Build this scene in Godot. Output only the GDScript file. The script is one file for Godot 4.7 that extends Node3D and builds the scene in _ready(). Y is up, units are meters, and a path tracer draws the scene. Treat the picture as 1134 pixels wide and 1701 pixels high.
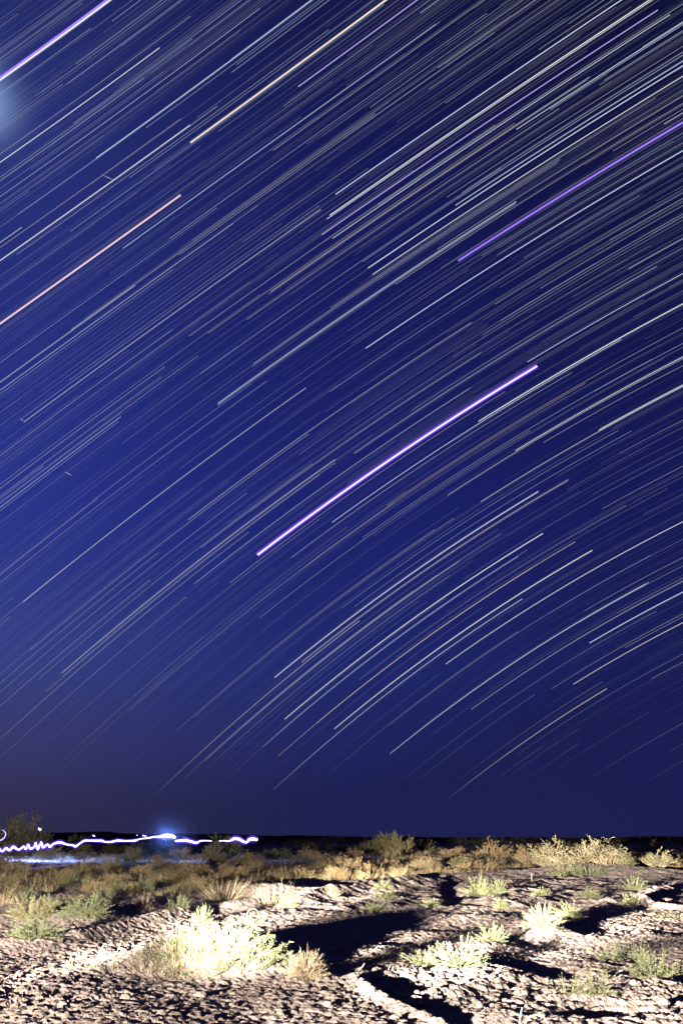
extends Node3D

# Night in a desert: a long exposure of the south-eastern sky over cracked earth lit by a low lamp.
const FOCAL := 1594.28          # focal length of the lens in photograph pixels
const PITCH := 0.32799          # camera tilt above the horizon
const EYE := Vector3(0, 1.5, 0)
const LAMP := Vector3(-5.7, 0.93, 0.6)
const SKY_R := 3600.0
const TRAIL := 20.857           # degrees the sky turned during the exposure
const POLE := Vector3(0.549471, -0.622733, -0.557032)
const POLE_U := Vector3(0.711922, 0.0, 0.702259)
const POLE_V := Vector3(-0.437320, -0.782434, 0.443337)

var rng := RandomNumberGenerator.new()
var noise_clod := FastNoiseLite.new()
var noise_fine := FastNoiseLite.new()
var noise_soft := FastNoiseLite.new()
var noise_wide := FastNoiseLite.new()
var noise_plate := FastNoiseLite.new()
var noise_flake := FastNoiseLite.new()
var used := {}
var strokes := []
var humps := []
var trail_count := 0
var alike := {}
var core_mat: StandardMaterial3D
var bright_mat: StandardMaterial3D


# ---------------------------------------------------------------- geometry buffers
class Buf:
	var v := PackedVector3Array()
	var c := PackedColorArray()
	var i := PackedInt32Array()
	func tri(a: Vector3, b: Vector3, d: Vector3, col: Color) -> void:
		var n := v.size()
		v.append(a); v.append(b); v.append(d)
		c.append(col); c.append(col); c.append(col)
		i.append(n); i.append(n + 1); i.append(n + 2)
	func quad(a: Vector3, b: Vector3, d: Vector3, e: Vector3, c0: Color, c1: Color) -> void:
		var n := v.size()
		v.append(a); v.append(b); v.append(d); v.append(e)
		c.append(c0); c.append(c0); c.append(c1); c.append(c1)
		for k in [0, 1, 2, 0, 2, 3]:
			i.append(n + k)
	# a round-ish tube along points; radii and colours per point
	func tube(pts: PackedVector3Array, rad: PackedFloat32Array, cols: PackedColorArray, sides := 3) -> void:
		var first := v.size()
		var m := pts.size()
		for k in m:
			var t := (pts[mini(k + 1, m - 1)] - pts[maxi(k - 1, 0)]).normalized()
			var s := t.cross(Vector3.UP if absf(t.y) < 0.95 else Vector3.RIGHT).normalized()
			var w := s.cross(t)
			for j in sides:
				var a := TAU * j / sides
				v.append(pts[k] + (s * cos(a) + w * sin(a)) * rad[k])
				c.append(cols[k])
		for k in m - 1:
			for j in sides:
				var a0 := first + k * sides + j
				var a1 := first + k * sides + (j + 1) % sides
				i.append(a0); i.append(a0 + sides); i.append(a1)
				i.append(a1); i.append(a0 + sides); i.append(a1 + sides)
		for j in range(1, sides - 1):
			i.append(first); i.append(first + j); i.append(first + j + 1)
			var l := first + (m - 1) * sides
			i.append(l); i.append(l + j + 1); i.append(l + j)
	func mesh(mat: Material) -> ArrayMesh:
		var a := []
		a.resize(Mesh.ARRAY_MAX)
		a[Mesh.ARRAY_VERTEX] = v
		a[Mesh.ARRAY_COLOR] = c
		a[Mesh.ARRAY_INDEX] = i
		var m := ArrayMesh.new()
		m.add_surface_from_arrays(Mesh.PRIMITIVE_TRIANGLES, a)
		m.surface_set_material(0, mat)
		return m


func numbered(called: String) -> String:
	if not used.has(called):
		used[called] = 0
		return called
	used[called] += 1
	return "%s_%03d" % [called, used[called]]


func tag(o: Node3D, label: String, category: String, group := "") -> Node3D:
	o.set_meta("label", label)
	o.set_meta("category", category)
	if group:
		o.set_meta("group", group)
	return o


func part(called: String, m: Mesh, parent: Node3D) -> MeshInstance3D:
	var o := MeshInstance3D.new()
	o.name = called
	o.mesh = m
	parent.add_child(o, true)
	return o


func top(called: String, m: Mesh) -> MeshInstance3D:
	var o := MeshInstance3D.new()
	o.name = numbered(called)
	o.mesh = m
	add_child(o, true)
	return o


func base(called: String) -> Node3D:
	var o := Node3D.new()
	o.name = numbered(called)
	add_child(o, true)
	return o


# where a sight line through a measured point of the photograph runs
func sight(px: float, py: float) -> Vector3:
	var d := Vector3(px - 567.0, 850.5 - py, -FOCAL)
	return d.rotated(Vector3.RIGHT, PITCH)


# the spot on level ground seen at that point
func spot(px: float, py: float) -> Vector3:
	var d := sight(px, py)
	return EYE + d * (-EYE.y / d.y)


func at(px: float, py: float, depth: float) -> Vector3:
	var d := sight(px, py)
	return EYE + d * (depth / -d.z)


func _ready() -> void:
	rng.seed = 77
	M_leaf = plant_material(0.35)
	M_plain = plant_material(0.0)
	make_camera()
	make_sky()
	make_lights()
	make_ground()
	make_far_land()
	make_plants()
	make_grass()
	make_small_things()
	make_light_trails()
	make_stars()


# ---------------------------------------------------------------- camera, sky, light
func make_camera() -> void:
	var cam := Camera3D.new()
	cam.name = "camera"
	cam.position = EYE
	cam.rotation = Vector3(PITCH, 0, 0)
	cam.fov = 56.157
	cam.near = 0.1
	cam.far = 12000.0
	add_child(cam)
	cam.current = true


const SKY_ALT := [-5.0, 1.5, 5.0, 10.0, 18.8, 34.5, 47.0, 90.0]
# sRGB rows by altitude: far left (towards the moon), left, centre, right, far right
const SKY_ROWS := [
	[[52, 48, 70], [43, 41, 64], [27, 29, 67], [21, 22, 54], [20, 21, 52]],
	[[58, 54, 82], [50, 47, 80], [29, 32, 77], [22, 23, 60], [21, 22, 56]],
	[[64, 64, 110], [57, 58, 108], [31, 37, 95], [23, 25, 70], [22, 24, 66]],
	[[60, 71, 138], [53, 65, 134], [31, 40, 108], [24, 29, 84], [23, 26, 76]],
	[[47, 59, 140], [40, 52, 137], [28, 35, 109], [22, 26, 86], [20, 24, 78]],
	[[41, 51, 126], [33, 41, 114], [22, 27, 91], [18, 20, 68], [17, 19, 62]],
	[[38, 46, 104], [29, 35, 96], [19, 22, 74], [16, 17, 54], [16, 17, 52]],
	[[22, 25, 80], [22, 24, 76], [19, 21, 68], [16, 17, 54], [16, 17, 52]],
]
const SKY_AZ := [-70.0, -19.5, 0.0, 19.5, 70.0]


func sky_at(az: float, alt: float) -> Vector3:
	var r := 0
	while r < 6 and alt > SKY_ALT[r + 1]:
		r += 1
	var fr := clampf((alt - SKY_ALT[r]) / (SKY_ALT[r + 1] - SKY_ALT[r]), 0.0, 1.0)
	var k := 0
	while k < 3 and az > SKY_AZ[k + 1]:
		k += 1
	var fk := clampf((az - SKY_AZ[k]) / (SKY_AZ[k + 1] - SKY_AZ[k]), 0.0, 1.0)
	fr = lerpf(fr, smoothstep(0.0, 1.0, fr), 0.3)
	fk = lerpf(fk, smoothstep(0.0, 1.0, fk), 0.3)
	var out := Vector3.ZERO
	for ch in 3:
		out[ch] = lerpf(lerpf(SKY_ROWS[r][k][ch], SKY_ROWS[r][k + 1][ch], fk), lerpf(SKY_ROWS[r + 1][k][ch], SKY_ROWS[r + 1][k + 1][ch], fk), fr)
	# behind the viewer the two sides meet
	var back := smoothstep(75.0, 180.0, absf(az))
	if back > 0.0:
		var mid := Vector3.ZERO
		for ch in 3:
			mid[ch] = lerpf(SKY_ROWS[r][2][ch], SKY_ROWS[r + 1][2][ch], fr)
		out = out.lerp(mid, back)
	return out / 255.0


func make_sky() -> void:
	var w := 1024
	var h := 512
	var moon := sight(-34, 172).normalized()
	var grid := []
	for r in 181:
		var row := []
		for k in 181:
			var s := sky_at(-180.0 + k * 2.0, 90.0 - r)
			var c := Color(s.x, s.y, s.z).srgb_to_linear()
			row.append(Vector3(c.r, c.g, c.b))
		grid.append(row)
	var data := PackedFloat32Array()
	data.resize(w * h * 3)
	var n := 0
	for y in h:
		var theta := (y + 0.5) / h * PI
		var gy := clampf((y + 0.5) / h * 180.0, 0.0, 179.99)
		var r := int(gy)
		var fr := gy - r
		var sy := sin(theta)
		var cy := cos(theta)
		for x in w:
			var phi := wrapf((x + 0.5) / w * TAU, -PI, PI)
			var gx := (phi / TAU + 0.5) * 180.0
			var k := mini(int(gx), 179)
			var fk := gx - k
			var c: Vector3 = (grid[r][k] as Vector3).lerp(grid[r][k + 1], fk).lerp((grid[r + 1][k] as Vector3).lerp(grid[r + 1][k + 1], fk), fr)
			var cosm := moon.x * sin(phi) * sy + moon.y * cy - moon.z * cos(phi) * sy
			if cosm > 0.8:
				var t := rad_to_deg(acos(minf(cosm, 1.0)))
				c += Vector3(0.23, 0.36, 0.54) * exp(-pow(t / 1.5, 2.0)) + Vector3(0.012, 0.019, 0.046) * exp(-t / 6.0)
			data[n] = c.x
			data[n + 1] = c.y
			data[n + 2] = c.z
			n += 3
	var im := Image.create_from_data(w, h, false, Image.FORMAT_RGBF, data.to_byte_array())
	var pano := PanoramaSkyMaterial.new()
	pano.panorama = ImageTexture.create_from_image(im)
	var sky := Sky.new()
	sky.sky_material = pano
	var env := Environment.new()
	env.background_mode = Environment.BG_SKY
	env.sky = sky
	env.tonemap_mode = Environment.TONE_MAPPER_LINEAR
	env.tonemap_exposure = 1.0
	env.sdfgi_enabled = true
	env.ssao_enabled = true
	env.ssil_enabled = true
	env.volumetric_fog_enabled = true
	env.volumetric_fog_density = 0.0
	var we := WorldEnvironment.new()
	we.name = "environment"
	we.environment = env
	add_child(we)


func spot_light(called: String, from: Vector3, target: Vector3, energy: float, angle: float, tint: Color, size: float, parent: Node3D) -> void:
	var s := SpotLight3D.new()
	s.name = called
	s.light_energy = energy
	s.light_color = tint
	s.light_size = size
	s.spot_angle = angle
	s.spot_angle_attenuation = 1.0
	s.spot_range = 400.0
	s.spot_attenuation = 2.0
	s.shadow_enabled = true
	parent.add_child(s, true)
	s.look_at_from_position(from, target, Vector3.UP)


func make_lights() -> void:
	# the moon stands just outside the left edge of the frame
	var moon := DirectionalLight3D.new()
	moon.name = "moonlight"
	moon.light_energy = 0.006
	moon.light_color = Color(0.85, 0.9, 1.0)
	moon.light_angular_distance = 0.5
	moon.shadow_enabled = true
	add_child(moon)
	moon.look_at_from_position(Vector3.ZERO, -sight(-34, 172), Vector3.UP)
	# the lamp that lights the ground stands on a low tripod to the left of the camera
	var lamp := base("work_lamp")
	lamp.position = LAMP
	tag(lamp, "six-headed work lamp on a low tripod left of the camera, shining over the earth", "lamp")
	var dark := StandardMaterial3D.new()
	dark.albedo_color = Color(0.06, 0.06, 0.06)
	dark.roughness = 0.6
	var glow := StandardMaterial3D.new()
	glow.albedo_color = Color(0.9, 0.9, 0.9)
	glow.emission_enabled = true
	glow.emission = Color(1.0, 0.95, 0.88)
	glow.emission_energy_multiplier = 4.0
	var tint := Color(1.0, 0.96, 0.915)
	# six heads fanned out on one bar: wide floods outside, long narrow beams between
	for h in HEADS:
		var az := deg_to_rad(h[0])
		var el := deg_to_rad(h[1])
		var aim := Vector3(sin(az) * cos(el), sin(el), -cos(az) * cos(el))
		var place := Vector3(h[4], 0, h[4] * 0.3)
		var head := CylinderMesh.new()
		head.top_radius = 0.07
		head.bottom_radius = 0.045
		head.height = 0.12
		head.material = dark
		var hd := part("lamp_head", head, lamp)
		hd.position = place - aim * 0.08
		hd.quaternion = Quaternion(Vector3.UP, aim)
		var lens := CylinderMesh.new()
		lens.top_radius = 0.062
		lens.bottom_radius = 0.062
		lens.height = 0.012
		lens.material = glow
		part("lamp_lens", lens, hd).position.y = 0.068
		var from := LAMP + place + aim * 0.03
		spot_light("lamp_beam", from, from + aim, h[2], h[3], tint, 0.05, self)
	var bar := BoxMesh.new()
	bar.size = Vector3(0.84, 0.03, 0.03)
	bar.material = dark
	var br := part("cross_bar", bar, lamp)
	br.position = Vector3(0, -0.07, 0.06)
	br.rotation.y = -0.29
	for k in 3:
		var a := TAU * k / 3.0 + 0.4
		var b := Buf.new()
		var foot := Vector3(cos(a) * 0.45, -0.95, sin(a) * 0.45)
		b.tube(PackedVector3Array([Vector3(0, -0.08, 0.06), foot]), PackedFloat32Array([0.014, 0.011]), PackedColorArray([Color.WHITE, Color.WHITE]), 8)
		part("leg", b.mesh(dark), lamp)


# azimuth and elevation in degrees, energy, half angle of the cone, place on the bar
const HEADS := [[-9.0, 8.0, 6000.0, 25.0, -0.35], [17.0, 10.0, 1800.0, 25.0, -0.21], [10.5, 1.9, 30000.0, 6.5, -0.07], [19.0, 1.9, 25000.0, 6.5, 0.07], [27.5, 1.9, 29000.0, 6.5, 0.21], [42.0, 9.0, 3700.0, 26.0, 0.35]]


# ---------------------------------------------------------------- the ground
func stroke(points: Array, width: float, height: float) -> void:
	var p := PackedVector2Array()
	var lo := Vector2(1e9, 1e9)
	var hi := Vector2(-1e9, -1e9)
	for q in points:
		var s := spot(q[0], q[1])
		var f := Vector2(s.x, s.z)
		p.append(f)
		lo = lo.min(f)
		hi = hi.max(f)
	strokes.append([p, width, height, lo - Vector2.ONE * width * 2.2, hi + Vector2.ONE * width * 2.2])


func hump(px: float, py: float, rx: float, rz: float, height: float, turn := 0.0) -> void:
	var s := spot(px, py)
	humps.append([s.x, s.z, rx, rz, height, cos(turn), sin(turn), 3.0 * maxf(rx, rz)])


func lay_out_ground() -> void:
	noise_clod.seed = 4
	noise_clod.noise_type = FastNoiseLite.TYPE_SIMPLEX_SMOOTH
	noise_clod.frequency = 4.5
	noise_clod.fractal_octaves = 4
	noise_clod.fractal_gain = 0.6
	noise_clod.domain_warp_enabled = false
	for p in [[noise_plate, 3.1, 14], [noise_flake, 7.5, 15]]:
		var f: FastNoiseLite = p[0]
		f.seed = p[2]
		f.noise_type = FastNoiseLite.TYPE_CELLULAR
		f.cellular_return_type = FastNoiseLite.RETURN_CELL_VALUE
		f.cellular_jitter = 1.0
		f.frequency = p[1]
		f.fractal_type = FastNoiseLite.FRACTAL_NONE
		f.domain_warp_enabled = true
		f.domain_warp_amplitude = 0.35 / p[1]
		f.domain_warp_frequency = p[1] * 1.3
	noise_fine.seed = 9
	noise_fine.frequency = 9.0
	noise_fine.noise_type = FastNoiseLite.TYPE_SIMPLEX
	noise_fine.fractal_octaves = 2
	noise_soft.seed = 12
	noise_soft.frequency = 0.32
	noise_soft.fractal_octaves = 2
	noise_wide.seed = 21
	noise_wide.frequency = 0.02
	noise_wide.fractal_octaves = 3
	# the hummock of the straw bush and the bank beside it
	hump(332, 1610, 1.05, 0.6, 0.36)
	hump(420, 1612, 0.5, 0.5, 0.10)
	hump(510, 1632, 0.35, 0.3, 0.06)
	stroke([[592, 1632], [625, 1655], [680, 1678], [735, 1701]], 0.12, 0.09)
	stroke([[640, 1632], [690, 1665], [760, 1700]], 0.34, -0.10)
	stroke([[700, 1650], [760, 1643], [840, 1628]], 0.16, 0.05)
	hump(770, 1615, 0.8, 0.6, 0.05)
	hump(915, 1614, 0.28, 0.6, -0.15)
	hump(985, 1655, 0.6, 0.5, 0.05)
	hump(1005, 1676, 0.32, 0.30, -0.16)
	hump(1095, 1640, 0.7, 0.6, 0.06)
	hump(905, 1556, 0.5, 0.5, 0.16)
	hump(815, 1575, 0.45, 0.4, 0.08)
	hump(120, 1528, 1.2, 0.9, 0.16)
	hump(50, 1572, 0.8, 0.6, 0.12)
	# ruts and low banks farther out
	stroke([[120, 1562], [200, 1545], [300, 1524]], 0.28, 0.15)
	stroke([[498, 1502], [545, 1488], [600, 1478], [690, 1462]], 0.30, 0.16)
	stroke([[560, 1512], [600, 1500], [640, 1490]], 0.2, 0.07)
	stroke([[645, 1479], [690, 1471], [725, 1464]], 0.25, 0.12)
	stroke([[640, 1509], [672, 1498]], 0.2, 0.08)
	stroke([[723, 1504], [748, 1497]], 0.2, 0.09)
	stroke([[755, 1503], [748, 1486], [744, 1472], [758, 1463], [790, 1458]], 0.22, -0.16)
	stroke([[798, 1502], [870, 1482]], 0.22, 0.08)
	stroke([[860, 1508], [922, 1490]], 0.24, 0.10)
	stroke([[835, 1484], [915, 1462]], 0.30, 0.10)
	stroke([[948, 1463], [1000, 1465], [1060, 1467]], 0.4, -0.20)
	stroke([[1063, 1502], [1100, 1508], [1134, 1508]], 0.22, 0.10)
	stroke([[1063, 1502], [1112, 1476]], 0.25, 0.12)
	stroke([[900, 1540], [960, 1525], [1010, 1500]], 0.25, 0.06)
	stroke([[380, 1508], [440, 1500], [500, 1496]], 0.3, 0.12)
	hump(978, 1452, 3.4, 2.4, 0.45)
	hump(1090, 1456, 2.0, 1.6, 0.25)
	hump(655, 1430, 5.0, 3.0, 0.3)
	hump(440, 1486, 2.0, 1.2, 0.25)


func ground(x: float, z: float) -> float:
	var r := sqrt(x * x + z * z)
	if r > 900.0:
		return noise_wide.get_noise_2d(x * 0.25, z * 0.25) * 4.0 * smoothstep(900.0, 2500.0, r)
	var h := noise_wide.get_noise_2d(x, z) * 0.5 * smoothstep(25.0, 120.0, r)
	h += noise_soft.get_noise_2d(x, z) * 0.05
	if r < 150.0:
		var near := 1.0 - smoothstep(70.0, 150.0, r)
		var rough := noise_soft.get_noise_2d(x * 0.6 + 40.0, z * 0.6)
		rough = clampf(0.85 + rough * 0.9, 0.25, 1.3) * lerpf(1.0, 0.75, smoothstep(17.0, 27.0, r + x * 0.3))
		var n := noise_clod.get_noise_2d(x, z)
		var crust := smoothstep(-0.16, 0.10, n)
		h += near * rough * (0.014 * crust + 0.019 * n + 0.007 * noise_plate.get_noise_2d(x, z * 0.8))
		if r > 19.0:
			h += near * smoothstep(19.0, 30.0, r) * (0.055 * noise_soft.get_noise_2d(x * 4.2 + 300.0, z * 3.4) + 0.012 * smoothstep(-0.05, 0.05, noise_soft.get_noise_2d(x * 3.0, z * 3.0 + 170.0)))
		if r < 45.0:
			h += noise_fine.get_noise_2d(x, z) * 0.011 + rough * 0.006 * noise_flake.get_noise_2d(x, z)
		if z < -7.0 and r < 90.0:
			for f in humps:
				var dx: float = x - f[0]
				var dz: float = z - f[1]
				if absf(dx) < f[7] and absf(dz) < f[7]:
					var ux: float = dx / f[2]
					var uz: float = dz / f[3]
					var q := ux * ux + uz * uz
					if q < 9.0:
						h += f[4] * exp(-q)
			for s in strokes:
				var lo: Vector2 = s[3]
				var hi: Vector2 = s[4]
				if x > lo.x and x < hi.x and z > lo.y and z < hi.y:
					var p := Vector2(x, z)
					var pts: PackedVector2Array = s[0]
					var best := 1e9
					for k in pts.size() - 1:
						best = minf(best, p.distance_squared_to(Geometry2D.get_closest_point_to_segment(p, pts[k], pts[k + 1])))
					h += s[2] * exp(-best / (s[1] * s[1]))
	return h


func make_ground() -> void:
	lay_out_ground()
	var angles := PackedFloat32Array()
	var half := deg_to_rad(25.0)
	var dense := 540
	for k in dense:
		angles.append(-half + 2.0 * half * k / dense)
	for k in 70:
		angles.append(half + (TAU - 2.0 * half) * k / 70.0)
	var radii := PackedFloat32Array()
	var r := 0.3
	while r < 6.5:
		radii.append(r)
		r *= 1.06
	while r < 130.0:
		radii.append(r)
		r *= 1.0033
	while r < 5200.0:
		radii.append(r)
		r *= 1.03
	var na := angles.size()
	var nr := radii.size()
	var v := PackedVector3Array()
	v.resize(na * nr + 1)
	v[0] = Vector3(0, ground(0, 0), 0)
	var si := PackedFloat32Array()
	var co := PackedFloat32Array()
	for a in angles:
		si.append(sin(a))
		co.append(-cos(a))
	var n := 1
	for q in radii:
		for k in na:
			var x := q * si[k]
			var z := q * co[k]
			v[n] = Vector3(x, ground(x, z), z)
			n += 1
	var idx := PackedInt32Array()
	idx.resize((nr - 1) * na * 6 + na * 3)
	n = 0
	for k in na:
		idx[n] = 0
		idx[n + 1] = 1 + k
		idx[n + 2] = 1 + (k + 1) % na
		n += 3
	for j in nr - 1:
		for k in na:
			var k2 := (k + 1) % na
			var a := 1 + j * na + k
			var b := 1 + j * na + k2
			idx[n] = a
			idx[n + 1] = a + na
			idx[n + 2] = b
			idx[n + 3] = b
			idx[n + 4] = a + na
			idx[n + 5] = b + na
			n += 6
	var arr := []
	arr.resize(Mesh.ARRAY_MAX)
	arr[Mesh.ARRAY_VERTEX] = v
	arr[Mesh.ARRAY_INDEX] = idx
	var m := ArrayMesh.new()
	m.add_surface_from_arrays(Mesh.PRIMITIVE_TRIANGLES, arr)
	var o := top("ground", m)
	o.set_meta("kind", "structure")
	o.set_meta("label", "trodden cracked desert earth reaching to the horizon")
	o.material_override = soil_material()


func soil_material() -> StandardMaterial3D:
	var mat := StandardMaterial3D.new()
	var t := NoiseTexture2D.new()
	t.width = 512
	t.height = 512
	t.seamless = true
	var fn := FastNoiseLite.new()
	fn.seed = 3
	fn.frequency = 0.02
	fn.fractal_octaves = 5
	fn.fractal_gain = 0.6
	t.noise = fn
	var ramp := Gradient.new()
	ramp.offsets = PackedFloat32Array([0.2, 0.5, 0.8])
	ramp.colors = PackedColorArray([Color(0.148, 0.115, 0.096).linear_to_srgb(), Color(0.198, 0.157, 0.133).linear_to_srgb(), Color(0.252, 0.206, 0.178).linear_to_srgb()])
	t.color_ramp = ramp
	mat.albedo_texture = t
	mat.uv1_triplanar = true
	mat.uv1_world_triplanar = true
	mat.uv1_scale = Vector3.ONE * 0.55
	mat.roughness = 1.0
	mat.metallic_specular = 0.1
	return mat


func plant_material(back := 0.25) -> StandardMaterial3D:
	var m := StandardMaterial3D.new()
	m.vertex_color_use_as_albedo = true
	m.roughness = 0.85
	m.metallic_specular = 0.25
	if back > 0.0:
		m.backlight_enabled = true
		m.backlight = Color(back, back, back)
	return m


# ---------------------------------------------------------------- far land
func make_far_land() -> void:
	var dark := StandardMaterial3D.new()
	dark.albedo_color = Color(0.05, 0.042, 0.035).linear_to_srgb()
	dark.roughness = 1.0
	dark.metallic_specular = 0.0
	var ridge := FastNoiseLite.new()
	ridge.seed = 5
	ridge.frequency = 0.012
	ridge.fractal_octaves = 4
	var b := Buf.new()
	# a long low rise along the horizon, a little higher to the left
	var cols := 220
	var rows := 8
	var pts := []
	for k in cols + 1:
		var a := deg_to_rad(-75.0 + 150.0 * k / cols)
		for j in rows + 1:
			var q := 1250.0 + 110.0 * j
			var top_h := 2.5 + 7.5 * smoothstep(0.12, -0.35, a) + 5.0 * ridge.get_noise_2d(rad_to_deg(a) * 12.0, 0.0)
			var shape := sin(PI * clampf(j / float(rows), 0.0, 1.0))
			pts.append(Vector3(sin(a) * q, -3.0 + (top_h + 4.0) * pow(shape, 0.8) + 1.2 * shape * ridge.get_noise_2d(rad_to_deg(a) * 60.0, j * 30.0), -cos(a) * q))
	for k in cols:
		for j in rows:
			var i0 := k * (rows + 1) + j
			var i1 := i0 + rows + 1
			b.quad(pts[i0], pts[i0 + 1], pts[i1 + 1], pts[i1], Color.WHITE, Color.WHITE)
	var o := top("hills", b.mesh(dark))
	o.set_meta("kind", "structure")
	o.set_meta("label", "low dark rise of land along the horizon")
	# scrub far out, too far and dark to count
	var mm := MultiMesh.new()
	mm.transform_format = MultiMesh.TRANSFORM_3D
	var p := shrub_mesh(91, 5, 3, 3, 3.0)
	mm.mesh = p
	mm.instance_count = 1500
	var r := RandomNumberGenerator.new()
	r.seed = 31
	for k in 1500:
		var q := 170.0 * pow(5.5, pow(r.randf(), 1.2))
		var a := deg_to_rad(r.randf_range(-33.0, 33.0))
		var x := sin(a) * q
		var z := -cos(a) * q
		var s := r.randf_range(1.0, 2.4) * (1.0 + q / 900.0)
		var bs := Basis(Vector3.UP, r.randf() * TAU).scaled(Vector3(s * r.randf_range(1.3, 2.2), s, s * 1.5))
		mm.set_instance_transform(k, Transform3D(bs, Vector3(x, ground(x, z) - 0.1, z)))
	var far := MultiMeshInstance3D.new()
	far.name = "distant_scrub"
	far.multimesh = mm
	add_child(far)
	far.set_meta("kind", "stuff")
	tag(far, "dark far-off scrub in one mass below the horizon", "scrub")


# ---------------------------------------------------------------- plants
func bent(from: Vector3, dir: Vector3, length: float, droop: float, n: int, wob := 0.0) -> PackedVector3Array:
	var pts := PackedVector3Array()
	var p := from
	var d := dir.normalized()
	for k in n + 1:
		pts.append(p)
		d = (d + Vector3(rng.randf_range(-wob, wob), -droop / n + rng.randf_range(-wob, wob) * 0.5, rng.randf_range(-wob, wob))).normalized()
		p += d * (length / n)
	return pts


func taper(n: int, r0: float, r1: float) -> PackedFloat32Array:
	var o := PackedFloat32Array()
	for k in n:
		o.append(lerpf(r0, r1, k / float(n - 1)))
	return o


func tints(n: int, a: Color, z: Color) -> PackedColorArray:
	var o := PackedColorArray()
	for k in n:
		o.append(a.lerp(z, k / float(n - 1)))
	return o


func blade(b: Buf, from: Vector3, dir: Vector3, length: float, width: float, droop: float, n: int, c0: Color, c1: Color, wob := 0.06) -> void:
	var pts := bent(from, dir, length, droop, n, wob)
	var turn := rng.randf() * TAU
	var side := Vector3(cos(turn), 0, sin(turn))
	for k in n:
		var w0 := width * (1.0 - k / float(n)) * 0.5 + width * 0.04
		var w1 := width * (1.0 - (k + 1) / float(n)) * 0.5 + width * 0.04
		b.quad(pts[k] - side * w0, pts[k] + side * w0, pts[k + 1] + side * w1, pts[k + 1] - side * w1, c0.lerp(c1, k / float(n)), c0.lerp(c1, (k + 1) / float(n)))


func leaf(b: Buf, from: Vector3, dir: Vector3, length: float, width: float, col: Color) -> void:
	var s := dir.cross(Vector3(rng.randf_range(-1, 1), rng.randf_range(-1, 1), rng.randf_range(-1, 1))).normalized() * width * 0.5
	var m := from + dir * length * 0.45
	b.quad(from, m + s, from + dir * length, m - s, col, col)


func vary(c: Color, amount: float) -> Color:
	var k := 1.0 + rng.randf_range(-amount, amount)
	var w := rng.randf_range(-amount, amount) * 0.35
	return Color(c.r * k * (1.0 + w), c.g * k, c.b * k * (1.0 - w))


# camel thorn: arching stems set with short stiff leaves and spines; about 1 m across and 0.6 m high before scaling
func thorn(seed_: int, stems: int, green: Color, spread := 1.0) -> Node3D:
	rng.seed = seed_
	var root := Node3D.new()
	var st := Buf.new()
	var lf := Buf.new()
	for k in stems:
		var a := rng.randf() * TAU
		var tilt := deg_to_rad(lerpf(8.0, 80.0, pow(rng.randf(), 0.75))) * spread
		var dir := Vector3(cos(a) * sin(tilt), cos(tilt), sin(a) * sin(tilt))
		var from := Vector3(cos(a), 0, sin(a)) * rng.randf() * 0.12
		var length := rng.randf_range(0.36, 0.62) * lerpf(1.0, 0.85, sin(tilt))
		var pts := bent(from, dir, length, rng.randf_range(0.0, 0.5), 5, 0.12)
		var c := vary(green, 0.22)
		var wood := c.lerp(Color(0.2, 0.16, 0.1), 0.5)
		st.tube(pts, taper(6, 0.005, 0.0018), tints(6, wood, c))
		var n := 22
		for j in range(2, n + 1):
			var f := j / float(n) * 4.999
			var i0 := mini(int(f), 4)
			var p := pts[i0].lerp(pts[i0 + 1], f - i0)
			var t := (pts[i0 + 1] - pts[i0]).normalized()
			for side in 2:
				var o := t.cross(Vector3(rng.randf_range(-1, 1), rng.randf_range(-1, 1), rng.randf_range(-1, 1))).normalized()
				leaf(lf, p, (o + t * rng.randf_range(0.3, 0.9)).normalized(), rng.randf_range(0.024, 0.055) * (1.15 - 0.5 * j / n), 0.010, vary(c, 0.15))
		leaf(lf, pts[5], (pts[5] - pts[4]).normalized(), 0.05, 0.012, c)
		for u in 2:
			var i1 := 1 + rng.randi() % 4
			var bd := ((pts[i1 + 1] - pts[i1]).normalized() + Vector3(rng.randf_range(-1, 1), rng.randf_range(-0.4, 0.8), rng.randf_range(-1, 1)) * 0.9).normalized()
			var tw := bent(pts[i1], bd, rng.randf_range(0.08, 0.2), 0.1, 3, 0.14)
			st.tube(tw, taper(4, 0.003, 0.0015), tints(4, c, c))
			for j in 12:
				var f := rng.randf_range(0.3, 2.99)
				var i0 := int(f)
				leaf(lf, tw[i0].lerp(tw[i0 + 1], f - i0), (bd * 0.5 + Vector3(rng.randf_range(-1, 1), rng.randf_range(-1, 1), rng.randf_range(-1, 1))).normalized(), rng.randf_range(0.02, 0.045), 0.010, vary(c, 0.2))
	part("stems", st.mesh(M_plain), root)
	part("leaves", lf.mesh(M_leaf), root)
	return root


# a grass tussock, about 1 m across and 0.8 m high before scaling
func tussock(seed_: int, blades: int, c0: Color, c1: Color, width := 0.014, lean := 62.0) -> ArrayMesh:
	rng.seed = seed_
	var b := Buf.new()
	for k in blades:
		var a := rng.randf() * TAU
		var tilt := deg_to_rad(lerpf(4.0, lean, pow(rng.randf(), 0.8)))
		var q := sqrt(rng.randf()) * 0.3
		var from := Vector3(cos(a) * q, -0.03, sin(a) * q)
		var dir := Vector3(cos(a + rng.randf_range(-0.6, 0.6)) * sin(tilt), cos(tilt), sin(a) * sin(tilt))
		var m := rng.randf()
		blade(b, from, dir, rng.randf_range(0.4, 0.85), width * rng.randf_range(0.7, 1.3), rng.randf_range(0.0, 0.7), 4, vary(c0, 0.25).lerp(c1, m * 0.4), vary(c0.lerp(c1, m), 0.2))
	return b.mesh(M_leaf)


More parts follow.
